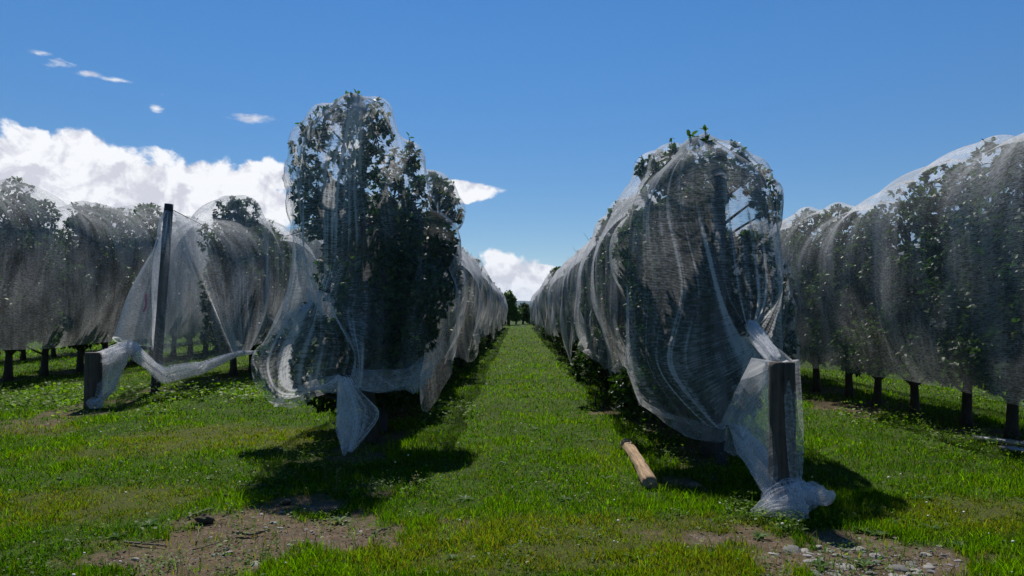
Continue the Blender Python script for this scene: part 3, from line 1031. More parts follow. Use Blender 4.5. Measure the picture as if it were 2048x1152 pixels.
def cap_R1(f):
    ph = f * PI / 2
    s, c = np.sin(ph), np.cos(ph)
    n = len(f)
    x0 = ROWS['R1']
    g = sstep(-.42, -.16, f)[:, None]
    P0 = at(1412, 264, 8.35)
    k0 = np.tile(P0, (n, 1))
    k1 = P0 + np.stack([.52 * s, -.42 * c, -.14 + 0 * s], 1)
    k1[:, 2] -= .16 * sstep(0, 1, np.abs(f))
    k2 = np.stack([x0 + .02 + np.where(s < 0, .90, .66) * s, 8.35 - .70 * c, 2.80 + 0 * s], 1)
    k3b = np.stack([x0 - .02 + np.where(s < 0, .90, .76) * s, 8.3 - .85 * c, 2.05 + 0 * s], 1)
    g2 = sstep(-.85, -.15, f)[:, None] * .58 * (1 - .9 * sstep(.45, 1, f)[:, None])
    k3 = k3b * (1 - g2) + (K1 + np.stack([.40 * s, -.05 * c, .30 + 0 * s], 1)) * g2
    ring = np.stack([.045 * np.sin(f * PI), -.04 * np.cos(f * PI), 0 * s], 1)
    k4b = np.stack([x0 + np.where(s < 0, .93, .76) * s, 8.15 - .85 * c, 1.18 + 0 * s], 1)
    # sheet between the two knots hangs left of the post
    mid = K1 * .62 + K2 * .38
    g4 = g * (1 - sstep(.58, 1, f)[:, None])
    k4 = k4b * (1 - g4) + (K1 + ring) * g4
    fan = np.clip((f + .10) / .62, 0, 1)[:, None]
    over = np.concatenate([2.0 + .28 * fan, 6.06 - .10 * np.sin(fan * PI), 1.21 - .02 * np.abs(2 * fan - 1)], 1)
    ring2 = ring * .9
    k5 = (K2 + ring2) * (1 - g) + over * g
    k5[:, :] = np.where((f[:, None] > -.16) & (f[:, None] < .12), k5 * sstep(-.16, .12, f)[:, None] + (K2 + ring2 + np.array([.02, 0, .02])) * (1 - sstep(-.16, .12, f)[:, None]), k5)
    bs = np.stack([.17 * np.sin(f * PI * .9), -.12 * np.cos(f * PI * .9) - .03, .17 + 0 * s], 1)
    k6 = POST_R + bs
    k55 = np.concatenate([1.98 + .31 * fan, 5.86 + .09 * (2 * fan - 1) ** 2, .72 + 0 * fan], 1)
    k55 = (K2 * .55 + (POST_R + bs) * .45) * (1 - g) + k55 * g
    qv = sstep(-.16, .12, f)[:, None]
    k55 = np.where((f[:, None] > -.16) & (f[:, None] < .12), k55 * qv + (K2 * .55 + (POST_R + bs) * .45) * (1 - qv), k55)
    k7 = POST_R + bs * np.array([1.2, 1.2, 0]) + np.array([0, 0, .04])
    # cloth beyond the tie on either side ends in the knot it is pulled into
    hl = sstep(-.5, -1, f)[:, None]; hr = sstep(.6, 1, f)[:, None]
    KL = K2 * (1 - hl) + np.array([1.36, 8.3, .66]) * hl - np.array([0, 0, .10]) * np.sin(hl * PI)
    KR = K1 * (1 - hr) + np.array([2.78, 8.4, .85]) * hr
    for lim, sg, kn in ((-.34, -1, KL), (.55, 1, KR)):
        e = sstep(lim, lim + sg * .08, f)[:, None]
        for q_, kk in enumerate((k5, k55, k6, k7)):
            kk[:] = kk * (1 - e) + (kn + ring * (1 + .1 * q_) + np.array([0, 0, -.006 * q_])) * e
    return np.stack([k0, k1, k2, k3, k4, k5, k55, k6, k7], 1)


TS_R1 = [0, .10, .27, .42, .58, .75, .86, .96, 1.0]


def pins_R1(pin, f, t, nS):
    a = slice(nS, nS + len(f))
    g = (f > -.16) & (f < .62)
    pin[nS:nS + len(f), 0] = 1
    r = np.argmin(np.abs(t - .58))
    pin[nS:nS + len(f)][g, r] = 1
    r5 = np.argmin(np.abs(t - .75))
    pin[nS:nS + len(f)][:, r5 - 1:r5 + 1] = 1
    pin[nS:nS + len(f), np.argmin(np.abs(t - .97)):] = 1


def zt_R1(y): return 3.85 + .12 * (fbm(y * .5, 0 * y, 77, 2) - .5) - .10 * sstep(8.35, 12, y) + .15 * np.exp(-((y - 9.6) / .5) ** 2)


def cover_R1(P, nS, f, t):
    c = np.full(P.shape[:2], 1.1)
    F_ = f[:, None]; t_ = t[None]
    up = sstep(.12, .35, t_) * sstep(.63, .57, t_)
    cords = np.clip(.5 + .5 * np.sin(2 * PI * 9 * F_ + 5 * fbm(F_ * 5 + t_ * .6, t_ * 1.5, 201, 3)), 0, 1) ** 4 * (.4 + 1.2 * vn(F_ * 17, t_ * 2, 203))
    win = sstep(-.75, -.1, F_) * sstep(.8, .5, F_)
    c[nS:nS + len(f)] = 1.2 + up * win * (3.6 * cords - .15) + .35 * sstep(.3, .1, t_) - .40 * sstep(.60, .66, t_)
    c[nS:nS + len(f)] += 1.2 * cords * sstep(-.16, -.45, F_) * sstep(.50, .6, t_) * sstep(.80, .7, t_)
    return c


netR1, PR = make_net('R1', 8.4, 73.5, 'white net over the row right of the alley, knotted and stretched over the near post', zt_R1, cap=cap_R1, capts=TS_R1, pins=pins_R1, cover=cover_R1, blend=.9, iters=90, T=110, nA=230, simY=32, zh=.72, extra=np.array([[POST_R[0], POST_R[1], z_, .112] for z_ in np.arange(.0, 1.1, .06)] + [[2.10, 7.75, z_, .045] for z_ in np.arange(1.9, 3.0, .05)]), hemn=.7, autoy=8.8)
tie(K1, .05, netR1)
tie(K2, .045, netR1)
b = POST_R
crumple([b + [-.16, -.10, .02], b + [-.12, -.14, .10], b + [0, -.17, .14], b + [.12, -.12, .13], b + [.20, -.08, .05]], [.05, .12, .14, .12, .05], 3, name='net_bundle', parent=netR1)
crumple([b + [-.30, -.16, .02], b + [-.16, -.2, .06], b + [.02, -.26, .06], b + [.10, -.2, .04]], [.02, .10, .11, .03], 5, name='net_bundle', parent=netR1)
crumple([b + [.08, -.15, .16], b + [.17, -.13, .16], b + [.29, -.14, .13], b + [.36, -.15, .17]], [.03, .085, .07, .02], 8, name='net_bundle', parent=netR1)
crumple([b + [-.02, -.2, .24], b + [.02, -.22, .22], b + [.08, -.2, .18]], [.02, .06, .03], 9, name='net_bundle', parent=netR1)

TOP_R = POST_R + np.array([-.03, .02, 1.20])
crumple([K1 + [0, 0, .01], K1 + [.01, -.12, -.03], K1 * .5 + TOP_R * .5 + [-.03, 0, .03], TOP_R + [-.02, .05, 0]], [.03, .06, .075, .05], 31, n=50, m=110, name='net_bundle', parent=netR1, amp=.85)
crumple([K2 + [0, 0, 0], K2 + [.03, -.14, -.04], K2 * .55 + (POST_R + [0, -.1, .2]) * .45, POST_R + [-.08, -.12, .16]], [.025, .07, .11, .09], 33, n=50, m=110, name='net_bundle', parent=netR1, amp=.55)

# ---- left of the alley: two ties down the front, loose tail to the ground
J1, J2 = at(650, 582, 8.25), at(690, 750, 8.1)


def cap_L1(f):
    ph = f * PI / 2
    s, c = np.sin(ph), np.cos(ph)
    n = len(f)
    P0 = at(712, 186, 9.0)
    neg = np.minimum(s, 0); pos = np.maximum(s, 0)
    k0 = np.tile(P0, (n, 1))
    k1 = P0 + np.stack([.60 * neg + .40 * pos, -.32 * c, -.10 - .28 * neg ** 2 - .05 * pos], 1)
    mid = np.stack([-2.12 + .61 * neg + .9 * pos, 9.05 - .40 * c + .6 * pos, 3.25 + 0 * s], 1)
    k3 = np.stack([-2.05 + .60 * neg + 1.15 * pos, 9.0 - .48 * c + .6 * pos, 2.48 + 0 * s], 1)
    gc = (sstep(-.62, -.42, f) * sstep(.22, .02, f))[:, None]
    ring = np.stack([.05 * np.sin(f * PI), -.05 * np.cos(f * PI), 0 * s], 1)
    k4b = np.stack([-2.0 + .80 * neg + 1.05 * pos, 8.95 - .58 * c + .3 * pos, 1.75 + 0 * s], 1)
    k4 = k4b * (1 - gc) + (J1 + ring) * gc
    k3 = k3 * (1 - .35 * gc) + (J1 + ring * 4) * .35 * gc
    tent = np.stack([-2.08 + .45 * np.clip((f + .2) / .35, -1, 1), 8.28 - .06 * c, 1.32 + 0 * s], 1)
    k5b = np.stack([-2.0 + 1.06 * neg + 1.0 * pos, 8.8 - .60 * c + .3 * pos, 1.12 + 0 * s], 1)
    k5 = k5b * (1 - gc) + tent * gc
    dip = sstep(-.45, -.75, f)[:, None]
    low = np.stack([-1.95 + .82 * neg + .75 * pos, 8.55 - .35 * c, .84 + 0 * s], 1) - dip * np.array([0, 0, .18])
    k6 = low
    k7 = J2 + ring * 1.2
    rr_ = .40 + 1.3 * vn(f * 7, 0 * f, 301)
    k8 = at(715, 800, 8.1) + np.stack([.19 * rr_ * np.sin(f * PI * .95) + .05 + .10 * sstep(.05, .35, f), -.15 * rr_ * np.cos(f * PI * .95), .06 * (vn(f * 5, 0 * f, 303) - .5)], 1)
    k85 = at(700, 860, 8.08) + np.stack([.11 * rr_[::-1] * np.sin(f * PI * .95) + .02, -.10 * rr_[::-1] * np.cos(f * PI * .95), 0 * s], 1)
    k9 = at(692, 900, 8.05) + ring * .5
    k9[:, 2] = np.maximum(k9[:, 2], .03)
    hr = sstep(.45, 1, f)[:, None]; hl = sstep(-.72, -1, f)[:, None]
    KR = J2 * (1 - hr) + np.array([-1.0, 8.7, .92]) * hr - np.array([0, 0, .06]) * np.sin(hr * PI)
    KL = J2 * (1 - hl) + np.array([-2.75, 8.9, .62]) * hl
    for lim, sg, kn in ((-.7, -1, KL), (.4, 1, KR)):
        e = sstep(lim, lim + sg * .08, f)[:, None]
        for q_, kk in enumerate((k7, k8, k85, k9)):
            kk[:] = kk * (1 - e) + (kn + ring * 1.2 + np.array([0, 0, -.006 * (q_ + 1)])) * e
    return np.stack([k0, k1, mid, k3, k4, k5, k6, k7, k8, k85, k9], 1)


TS_L1 = [0, .09, .24, .40, .54, .68, .76, .82, .88, .94, 1.0]


def pins_L1(pin, f, t, nS):
    g = (f > -.45) & (f < .06)
    pin[nS:nS + len(f)][g, np.argmin(np.abs(t - .54))] = 1
    pin[nS:nS + len(f), 0] = 1
    pin[nS:nS + len(f), np.argmin(np.abs(t - .82))] = 1
    pin[nS:nS + len(f), -2:] = 1


def zt_L1(y): return np.interp(y, [8.5, 9.1, 9.5, 9.9, 10.6, 11.5, 14, 80], [4.25, 4.22, 4.0, 3.9, 3.85, 3.8, 3.8, 3.8]) + .12 * (fbm(y * .5, 0 * y, 87, 2) - .5)


def lit_cover_L1(P, nS, f, t):
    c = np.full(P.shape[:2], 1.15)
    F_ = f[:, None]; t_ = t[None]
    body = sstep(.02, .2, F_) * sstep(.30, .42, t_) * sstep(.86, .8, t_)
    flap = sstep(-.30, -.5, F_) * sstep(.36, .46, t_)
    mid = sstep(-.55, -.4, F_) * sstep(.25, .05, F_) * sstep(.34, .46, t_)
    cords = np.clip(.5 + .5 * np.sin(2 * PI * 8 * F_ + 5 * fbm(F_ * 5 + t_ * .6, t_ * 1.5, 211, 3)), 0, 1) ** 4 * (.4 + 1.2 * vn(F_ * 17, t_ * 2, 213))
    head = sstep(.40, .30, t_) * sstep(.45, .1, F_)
    c[nS:nS + len(f)] = 1.2 - .60 * body + 1.2 * flap + 1.7 * mid + 2.0 * head + 2.6 * cords * mid + .9 * cords * sstep(.62, .78, t_) + .8 * cords * head  # head and flap whitened as painted sun, right body thinned as shade; gather bunched
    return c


netL1, PL = make_net('L1', 9.1, 73.5, 'white net over the row left of the alley, tied twice down its front', zt_L1, cap=cap_L1, capts=TS_L1, pins=pins_L1, blend=.9, iters=90, T=110, nA=230, simY=32, zh=.66, hemn=.7, autoy=9.4, mat='net_shade', cover=lit_cover_L1)
tie(J1, .055, netL1)
tie(J2, .055, netL1)
crumple([J2 + [0, 0, -.02], J2 + [.01, -.03, -.12], J2 + [.03, -.03, -.24], J2 + [.0, -.03, -.34]], [.02, .07, .09, .05], 12, name='net_bundle', parent=netL1)
crumple([J2 + [.05, -.03, -.30], J2 + [.05, -.05, -.45], J2 + [.03, -.04, -.6], J2 + [.0, -.05, -.86]], [.05, .12, .11, .012], 14, name='net_bundle', parent=netL1)

# ---- the tent over the tall pole on the left
PT, PB = at(338, 408, 14.7), np.array([-7.1, 14.7, 0])
TENT = np.array([[-1, -7.75, 16.0, .85], [-.75, -7.35, 14.0, 1.0], [-.5, *at(236, 676, 13.0)], [-.35, *at(255, 705, 13.05)], [-.12, *at(298, 735, 13.3)], [.1, *at(330, 750, 13.5)], [.45, *at(400, 738, 14.2)], [1, *at(470, 708, 15.8)]])


def cap_L2(f):
    hem = np.stack([np.interp(f, TENT[:, 0], TENT[:, i]) for i in (1, 2, 3)], 1)
    P0 = PT + np.array([0, 0, .02])
    ks = [np.tile(P0, (len(f), 1))]
    ax = PB + (PT - PB) * 0
    for q in (.03, .33, .66, 1.0):
        p = P0 * (1 - q) + hem * q
        c = PB * q + PT * (1 - q)
        h = p - c; h[:, 2] = 0
        L = np.linalg.norm(h, axis=1, keepdims=True)
        p = p + h / (L + 1e-6) * np.maximum(.075 - L, 0)
        p[:, 2] -= .12 * math.sin(q * PI) * 0
        ks.append(p)
    return np.stack(ks, 1)


def pins_L2(pin, f, t, nS):
    a = slice(nS, nS + len(f))
    pin[a, 0] = 1
    pin[a, -1] = 1


def zt_L2(y): return np.interp(y, [14.7, 15.6, 16.6, 17.7, 18.5, 19.2, 20.5, 80], [3.75, 3.62, 3.60, 3.80, 4.35, 4.4, 4.4, 4.4]) + .1 * (fbm(y * .5, 0 * y, 97, 2) - .5)


netL2, PL2 = make_net('L2', 14.8, 55, 'white net hung like a tent from the tall leaning pole on the left', zt_L2, W=1.05, cap=cap_L2, capts=[0, .03, .34, .67, 1.0], pins=pins_L2, blend=2.5, iters=45, T=80, nA=160, k=.006, dmin=.07, simY=45, sh_t=.99, pleat=.9, zh=.8, autoy=17.9, slope=.85)
rl = [at(178, 712, 12.35), at(212, 715, 12.5), at(262, 700, 13.1), at(300, 730, 13.3), at(330, 752, 13.5), at(400, 738, 14.2), at(470, 708, 15.8), at(515, 703, 17.5)]
crumple(rl, [.03, .15, .16, .10, .14, .11, .06, .02], 21, n=110, m=110, name='net_roll', parent=netL2, amp=.75)
crumple([at(250, 690, 13.1), at(225, 730, 12.7), at(212, 775, 12.45), at(190, 808, 12.3)], [.09, .17, .13, .05], 23, n=60, m=110, name='net_roll', parent=netL2, amp=.75)
crumple([at(178, 800, 12.2), at(190, 812, 12.2), at(205, 800, 12.25)], [.06, .10, .06], 24, n=24, m=60, name='net_bundle', parent=netL2, amp=.3)

# ---- plain curtains
netR2, _ = make_net('R2', 6.9, 42, 'white net hung as a side curtain over the row at the right edge', lambda y: np.interp(y, [6, 8.2, 9.3, 10.2, 11.5, 14, 50], [3.75, 3.9, 4.0, 3.9, 3.85, 3.8, 3.8]) + .14 * (fbm(y * .6, 0 * y, 55, 2) - .5), zh=.70, W=1.2, hemn=.06, k=.005, dmin=.05, T=80, nA=60, iters=50, simY=25, low=.25, pleat=.45, mat='net_taut', sh_s=.955, sh_t=.965)
netR3, _ = make_net('R3', 10.5, 40, 'white net showing behind the right edge row, seen through its curtain', lambda y: 3.75 + .2 * (fbm(y * .5, 0 * y, 56, 2) - .5), k=.01, dmin=.12, T=50, nA=24, iters=40)
netL3, _ = make_net('L3', 12.3, 52, 'white net over the long dark row along the left edge', lambda y: np.interp(y, [12, 17, 20, 60], [4.95, 4.9, 4.85, 4.8]) + .2 * (fbm(y * .5, 0 * y, 58, 2) - .5), W=1.42, zh=.85, hemn=.08, k=.006, dmin=.09, T=70, nA=40, iters=50, simY=45, low=.3, pleat=.5, mat='net_taut', sh_s=.96)
netL4, _ = make_net('L4', 19, 60, 'white net glimpsed behind the dark row at the left edge', lambda y: 4.55 + .2 * (fbm(y * .5, 0 * y, 59, 2) - .5), W=1.1, k=.012, dmin=.2, T=40, nA=20, iters=30)


# ------------------------------------------------------------------ posts
def post(name, base, top, r, mat, label, cat='post', group=None, split=False):
    base, top = np.asarray(base, float), np.asarray(top, float)
    g = Geo()
    k = np.linspace(0, 1, 30)[:, None]
    P = (top - base) * k
    P[0, 2] -= .15
    n = 40
    rad = r * (1.05 - .06 * k[:, 0])
    rad[-1] *= .97
    g.tube(P, rad, n, rough=.05, seed=int(r * 1000))
    if split:      # drying crack down the near face
        v = g.v[0]
        a = np.arctan2(v[:, 1] - P[0, 1], v[:, 0] - P[0, 0])
        z = v[:, 2] / (top[2] - base[2])
        w = np.exp(-((a + 1.75 + .12 * np.sin(z * 9)) / .07) ** 2) * sstep(.25, .5, z) * .18
        hx = v[:, :2] * (1 - w[:, None] * (np.hypot(v[:, 0], v[:, 1]) > r * .5)[:, None])
        v[:, :2] = hx
    o = obj(name, g.mesh(name, M[mat]), None, base)
    return tag(o, label, cat, group)


post('end_post', POST_R, POST_R + [.0, 0, 1.19], .102, 'post', 'thick short weathered end post standing under the stretched net at right', split=True)
post('end_post', (at(186, 0, 12.4)[0], 12.4, 0), (at(187, 0, 12.4)[0], 12.4, .915), .13, 'post', 'short grey end post at the left with net bunched round its foot')
post('support_pole', (2.11, 7.75, 0), at(1438, 352, 7.75), .06, 'pole', 'tall dark pole inside the net right of the alley', 'pole')
post('support_pole', PB, PT, .085, 'pole', 'tall dark leaning pole carrying the tent of net on the left', 'pole')
post('support_pole', (-1.75, 9.8, 0), (-1.80, 9.8, 3.1), .055, 'pole', 'dark pole hidden in the leaves left of the alley', 'pole')


def wire(pts, r, label, name='trellis_wire', mat='wire', cat='wire'):
    g = Geo(); g.tube(np.asarray(pts), r, 6)
    tag(obj(name, g.mesh(name, M[mat])), label, cat)


wire([PB + [.08, -.06, .72], [-6.6, 17, .74], [-6.95, 21, .75], [-7, 30, .75], [-7, 54, .75]], .010, 'thin dark wire running low behind the tent of net')
wire([PT + [.07, .05, -.12], [-6.75, 17, 3.35], [-6.9, 18.6, 3.45], [-7, 24, 3.4]], .008, 'thin dark wire running from the top of the leaning pole')

# pink tag seen through the tent
g = Geo()
p = at(291, 605, 13.75)
k = np.linspace(0, 1, 8)[:, None]
c = p + np.array([.035, 0, .16]) * (k - .5) * 2 + np.array([.02, 0, 0]) * np.sin(k * 5)
g.tube(c, .018, 6)
tag(obj('plastic_tag', g.mesh('plastic_tag', M['pink'])), 'pink plastic tag hanging inside the tent of net', 'tag')

# fallen post on the grass
a, b2 = np.array([*gxy(1250, 893), 0]), np.array([*gxy(1300, 978), 0])
g = Geo()
k = np.linspace(0, 1, 24)[:, None]
P = (b2 - a) * k
P[:, 0] += .02 * np.sin(k[:, 0] * 3)
P[:, 2] += .042
rad = .066 + .008 * np.sin(k[:, 0] * 9) * .4
rad[0] *= .8; rad[-1] *= .97
g.tube(P, rad, 60, rough=.10, seed=4)
v_ = g.v[0]
aa_ = np.linspace(0, 2 * PI, 61)[:-1]
for a0_, k0_, k1_ in ((1.0, .05, .6), (1.9, .35, .95), (4.4, .1, .8), (5.3, .4, 1.0), (3.5, 0, .45)):
    for i_ in range(24):
        kk_ = i_ / 23
        if k0_ <= kk_ <= k1_:
            j_ = int(np.argmin(np.abs(aa_ - (a0_ + .12 * math.sin(kk_ * 9)))))
            q_ = i_ * 60 + j_
            v_[q_] = P[i_] + (v_[q_] - P[i_]) * .80
lg = obj('fallen_post', g.mesh('fallen_post', M['log']), None, a)
tag(lg, 'pale round wooden post lying in the grass beside the alley', 'post')

# small stake and steel channels
g = Geo(); x, y = gxy(1191, 812)
g.tube(np.array([[0, 0, -.05], [0, 0, .12], [.005, 0, .19]]), [.014, .014, .012], 8)
tag(obj('stake', g.mesh('stake', M['pole']), None, (x, y, 0)), 'short dark stake in the weeds right of the alley', 'stake')


def channel(p0, p1, w, h, label):
    p0, p1 = np.array(p0), np.array(p1)
    d = (p1 - p0); L = np.linalg.norm(d); d /= L
    s = np.array([-d[1], d[0], 0])
    prof = np.array([[-w, 0], [-w, h], [-w + .008, h], [-w + .008, .008], [w - .008, .008], [w - .008, h], [w, h], [w, 0]])
    V = np.array([[(s * q[0] + np.array([0, 0, q[1]])) + d * e * L for q in prof] for e in np.linspace(0, 1, 8)])
    g = Geo(); g.add(V.reshape(-1, 3), None, grid_faces(8, 8, 0, False, True))
    g.q.append(np.array([[0, 1, 2, 3], [0, 3, 4, 7], [4, 5, 6, 7]]))
    e = 7 * 8
    g.q.append(np.array([[0, 1, 2, 3], [0, 3, 4, 7], [4, 5, 6, 7]])[:, ::-1] + e)
    tag(obj('steel_channel', g.mesh('steel_channel', M['steel'], False), None, p0), label, 'steel channel')


channel((*gxy(1950, 885), .03), (6.35, 7.9, .03), .05, .06, 'longer grey steel channel lying in the weeds at the right edge')
channel((*gxy(2000, 905), .03), (6.5, 7.5, .03), .04, .05, 'shorter grey steel channel lying in front of the longer one')

# ------------------------------------------------------------------ stones, twigs, clods, flowers, plants
def stone_mesh(i):
    rs = np.random.default_rng(i + 500)
    n, m = 12, 18
    th = np.linspace(0, PI, n)[:, None]; ph = np.arange(m)[None] / m * 2 * PI
    d = np.stack([np.sin(th) * np.cos(ph), np.sin(th) * np.sin(ph), np.cos(th) * np.ones_like(ph)], -1)
    r = 1 + .45 * (fbm(d[..., 0] * 1.2 + i * 9 + 5, d[..., 1] * 1.2 + d[..., 2] * 1.1 + 7, i, 2) - .5) * np.sin(th)
    v = d * r[..., None] * np.array([1, .6 + .3 * rs.random(), .33 + .22 * rs.random()])
    return make_mesh('stone', v.reshape(-1, 3), grid_faces(n, m, 0, False, True), M['stone'])


SM = [stone_mesh(i) for i in range(8)]
rs = np.random.default_rng(3)


def put_stone(px, py, r, label, group, i=None):
    x, y = gxy(px, py)
    o = obj('stone', SM[rs.integers(8) if i is None else i], None, (x, y, float(gz(x, y)) + .02 * r - .012))
    o.scale = (r, r, r * (.62 if r > .03 else 1))
    o.rotation_euler = (rs.normal(0, .12), rs.normal(0, .12), rs.random() * 6.28)
    tag(o, label, 'stone', group)


for px, py, r, lab in [(1585, 1097, .078, 'largest flat grey stone in the stony patch beside the right end post'), (1637, 1118, .045, 'smooth tan stone in the stony patch below the largest stone'),
                       (1630, 1090, .05, 'pale cream stone at the left edge of the post shadow'), (1755, 1108, .055, 'wide grey stone just right of the tip of the post shadow'),
                       (1720, 1094, .048, 'light grey stone touching the tip of the post shadow'), (1690, 1130, .06, 'dark angular stone below the tip of the post shadow'),
                       (1800, 1135, .07, 'broad flat grey stone near the bottom right corner of the stony patch'), (1675, 1000 + 30, .028, 'small white stone in the grass right of the net bundle'),
                       (1858, 1130, .05, 'reddish brown stone at the right end of the stony patch'),
                       (500, 1005, .055, 'pale grey stone lying against the long stick on the left bare patch'), (453, 1101, .045, 'light oval stone low on the left bare patch'), (430, 1102, .03, 'small white stone beside the light oval stone'),
                       (548, 1042, .035, 'flat whitish stone in the middle of the left bare patch'), (605, 1020, .035, 'light grey stone at the upper right of the left bare patch'), (510, 1123, .045, 'dull brown stone at the bottom of the left bare patch'),
                       (585, 980, .045, 'tan stone at the upper edge of the left bare patch beside the tree shadow')]:
    put_stone(px, py, r, lab, None)
for i in range(190):
    px, py = rs.normal(1730, 110), 1152 - abs(rs.normal(0, 46)) + 22
    if py > 1060:
        put_stone(px, py, .012 + .030 * rs.random() ** 1.8, 'small grey river stone in the stony patch beside the right end post', 'small stones in the stony patch')
for i in range(60):
    px, py = rs.normal(560, 120), rs.normal(1055, 40)
    if 975 < py < 1150:
        put_stone(px, py, .010 + .018 * rs.random() ** 2, 'small pebble scattered on the bare patch at lower left', 'small pebbles on the left bare patch')


def gravel():
    n = 5200
    b = np.array([SOIL[i] for i in rs.integers(0, 10, n)])
    X = b[:, 0] + rs.normal(0, .55, n) * b[:, 2]; Y = b[:, 1] + rs.normal(0, .55, n) * b[:, 3]
    ok = (soil_m(X, Y) > .3) & (Y > 3.8)
    X, Y = X[ok], Y[ok]
    n = len(X)
    base = np.array([[1, 0, 0], [-.5, .8, 0], [-.5, -.8, 0], [0, 0, .7], [.3, .3, .5]], float)
    r = .003 + .007 * rs.random(n) ** 2
    a = rs.random(n) * 6.28
    v = base[None] * r[:, None, None] * (1 + .4 * rs.normal(size=(n, 5, 1)) * .5)
    v = np.stack([v[..., 0] * np.cos(a)[:, None] - v[..., 1] * np.sin(a)[:, None], v[..., 0] * np.sin(a)[:, None] + v[..., 1] * np.cos(a)[:, None], v[..., 2]], -1)
    v += np.stack([X, Y, gz(X, Y) - .012], 1)[:, None]
    o = np.arange(n)[:, None] * 5
    tr = np.concatenate([o + np.array([t_]) for t_ in ([0, 1, 4], [1, 3, 4], [1, 2, 3], [2, 0, 3], [0, 4, 3])])
    tag(obj('gravel', make_mesh('gravel', v.reshape(-1, 3), tr, M['stone'], False)), 'fine gravel and crumbs of soil on the bare patches', 'gravel', kind='stuff')


gravel()


def stick(pts, r, label, seed):
    W = np.array([[*gxy(px, py), 0] for px, py in pts])
    W[:, 2] = gz(W[:, 0], W[:, 1]) + r * 1.2
    c = W[0].copy()
    k = np.linspace(0, 1, 12); kp = np.linspace(0, 1, len(W))
    P = np.stack([np.interp(k, kp, W[:, i]) for i in range(3)], 1) - c
    q = np.random.default_rng(seed)
    P[1:-1] += q.normal(0, r * .6, (10, 3)) * [1, 1, .4]
    g = Geo(); g.tube(P, np.linspace(r, r * .5, 12), 7, rough=.15, seed=seed)
    m = P[6]
    g.tube(np.array([m, m + [.05, .04, .01], m + [.11, .05, .015]]), [r * .5, r * .4, r * .25], 5)
    tag(obj('twig', g.mesh('twig', M['twig']), None, c), label, 'stick')


stick([(446, 993), (490, 998), (560, 988)], .011, 'long dark stick along the top of the left bare patch', 1)
stick([(375, 1035), (400, 1025), (422, 1018)], .010, 'short dark stick beside the dark clod on the left bare patch', 2)
stick([(250, 1083), (290, 1086), (332, 1089)], .009, 'grey straight stick in the grass left of the bare patch', 3)
stick([(385, 1095), (430, 1084), (470, 1072)], .005, 'thin bent twig in the middle of the left bare patch', 4)
stick([(475, 1068), (500, 1072), (528, 1066)], .013, 'stubby broken stick in the middle of the left bare patch', 5)
stick([(392, 1080), (398, 1055), (405, 1050)], .005, 'tiny curved twig below the dark clod', 6)
stick([(480, 974), (540, 972), (590, 974)], .005, 'pale straight straw across the weeds above the left bare patch', 7)
stick([(745, 1066), (760, 1060), (775, 1057)], .009, 'short pale stick at the right of the left bare patch', 8)


def clod(px, py, r, label, i):
    x, y = gxy(px, py)
    n, m = 16, 22
    th = np.linspace(0, PI, n)[:, None]; ph = np.arange(m)[None] / m * 2 * PI
    dd = np.stack([np.sin(th) * np.cos(ph), np.sin(th) * np.sin(ph), np.cos(th) * np.ones_like(ph)], -1)
    rr = r * (1 + .9 * (fbm(dd[..., 0] * 2.5 + i * 3 + 9, dd[..., 1] * 2.5 + dd[..., 2] * 2 + 9, i, 4) - .5))
    tag(obj('soil_clod', make_mesh('soil_clod', (dd * rr[..., None] * [1.2, .9, .65]).reshape(-1, 3), grid_faces(n, m, 0, False, True), M['clod']), None, (x, y, r * .2)), label, 'soil clod')


clod(411, 1042, .055, 'dark lumpy clod of soil on the left bare patch', 1)
clod(572, 1005, .038, 'smaller dark clod near the end of the long stick', 2)
clod(1390, 975, .05, 'brown clod of soil right of the fallen post', 3)

# clover flowers
g = Geo()
n, m = 7, 9
th = np.linspace(0, PI, n)[:, None]; ph = np.arange(m)[None] / m * 2 * PI
dd = np.stack([np.sin(th) * np.cos(ph), np.sin(th) * np.sin(ph), np.cos(th) * np.ones_like(ph)], -1)
rr = .011 * (1 + .25 * np.cos(ph * 4.5 + th * 6))
FM = make_mesh('clover_flower', (dd * rr[..., None] * [1, 1, .8]).reshape(-1, 3), grid_faces(n, m, 0, False, True), M['flower'])
cnt = 0
X, Y = sample_ground(1500, 4.3, 22, 1.3, .98)
cl_ = fbm(X * .9, Y * .9, 71, 3)
for x, y, c in zip(X, Y, cl_):
    if cnt >= 60 or c < .59 or soil_m(np.array([x]), np.array([y]))[0] > .3: continue
    s = .4 + .45 * rs.random()
    o = obj('clover_flower', FM, None, (x, y, float(gz(x, y)) + .05 + .05 * rs.random()))
    o.scale = (s, s, s)
    side_ = 'left of the alley' if x < -1 else ('in the grass alley' if x < 2.1 else 'in the grass at the right')
    tag(o, f'small white clover flower {side_}', 'flower', f'white clover flowers {side_}')
    cnt += 1


def rosette(i):
    q = np.random.default_rng(i + 900)
    n = 13
    a = np.arange(n) * 2.4 + q.normal(0, .2, n)
    el_ = .25 + .5 * q.random(n)
    T = np.stack([np.cos(a) * np.cos(el_), np.sin(a) * np.cos(el_), np.sin(el_)], 1)
    N = np.stack([-np.cos(a) * np.sin(el_), -np.sin(a) * np.sin(el_), np.cos(el_)], 1)
    L = .07 + .07 * q.random(n)
    v, tr, qd = leaf_quads(T * .008, T, N, L, L * .33, .3, .7)
    c = np.array([.06, .13, .025]) * (.7 + .6 * q.random((n, 1)))
    return make_mesh('weed_rosette', v, [tr, qd], M['weed'], True, attrs={'col': np.repeat(c[:, None], 8, 1).reshape(-1, 3)})


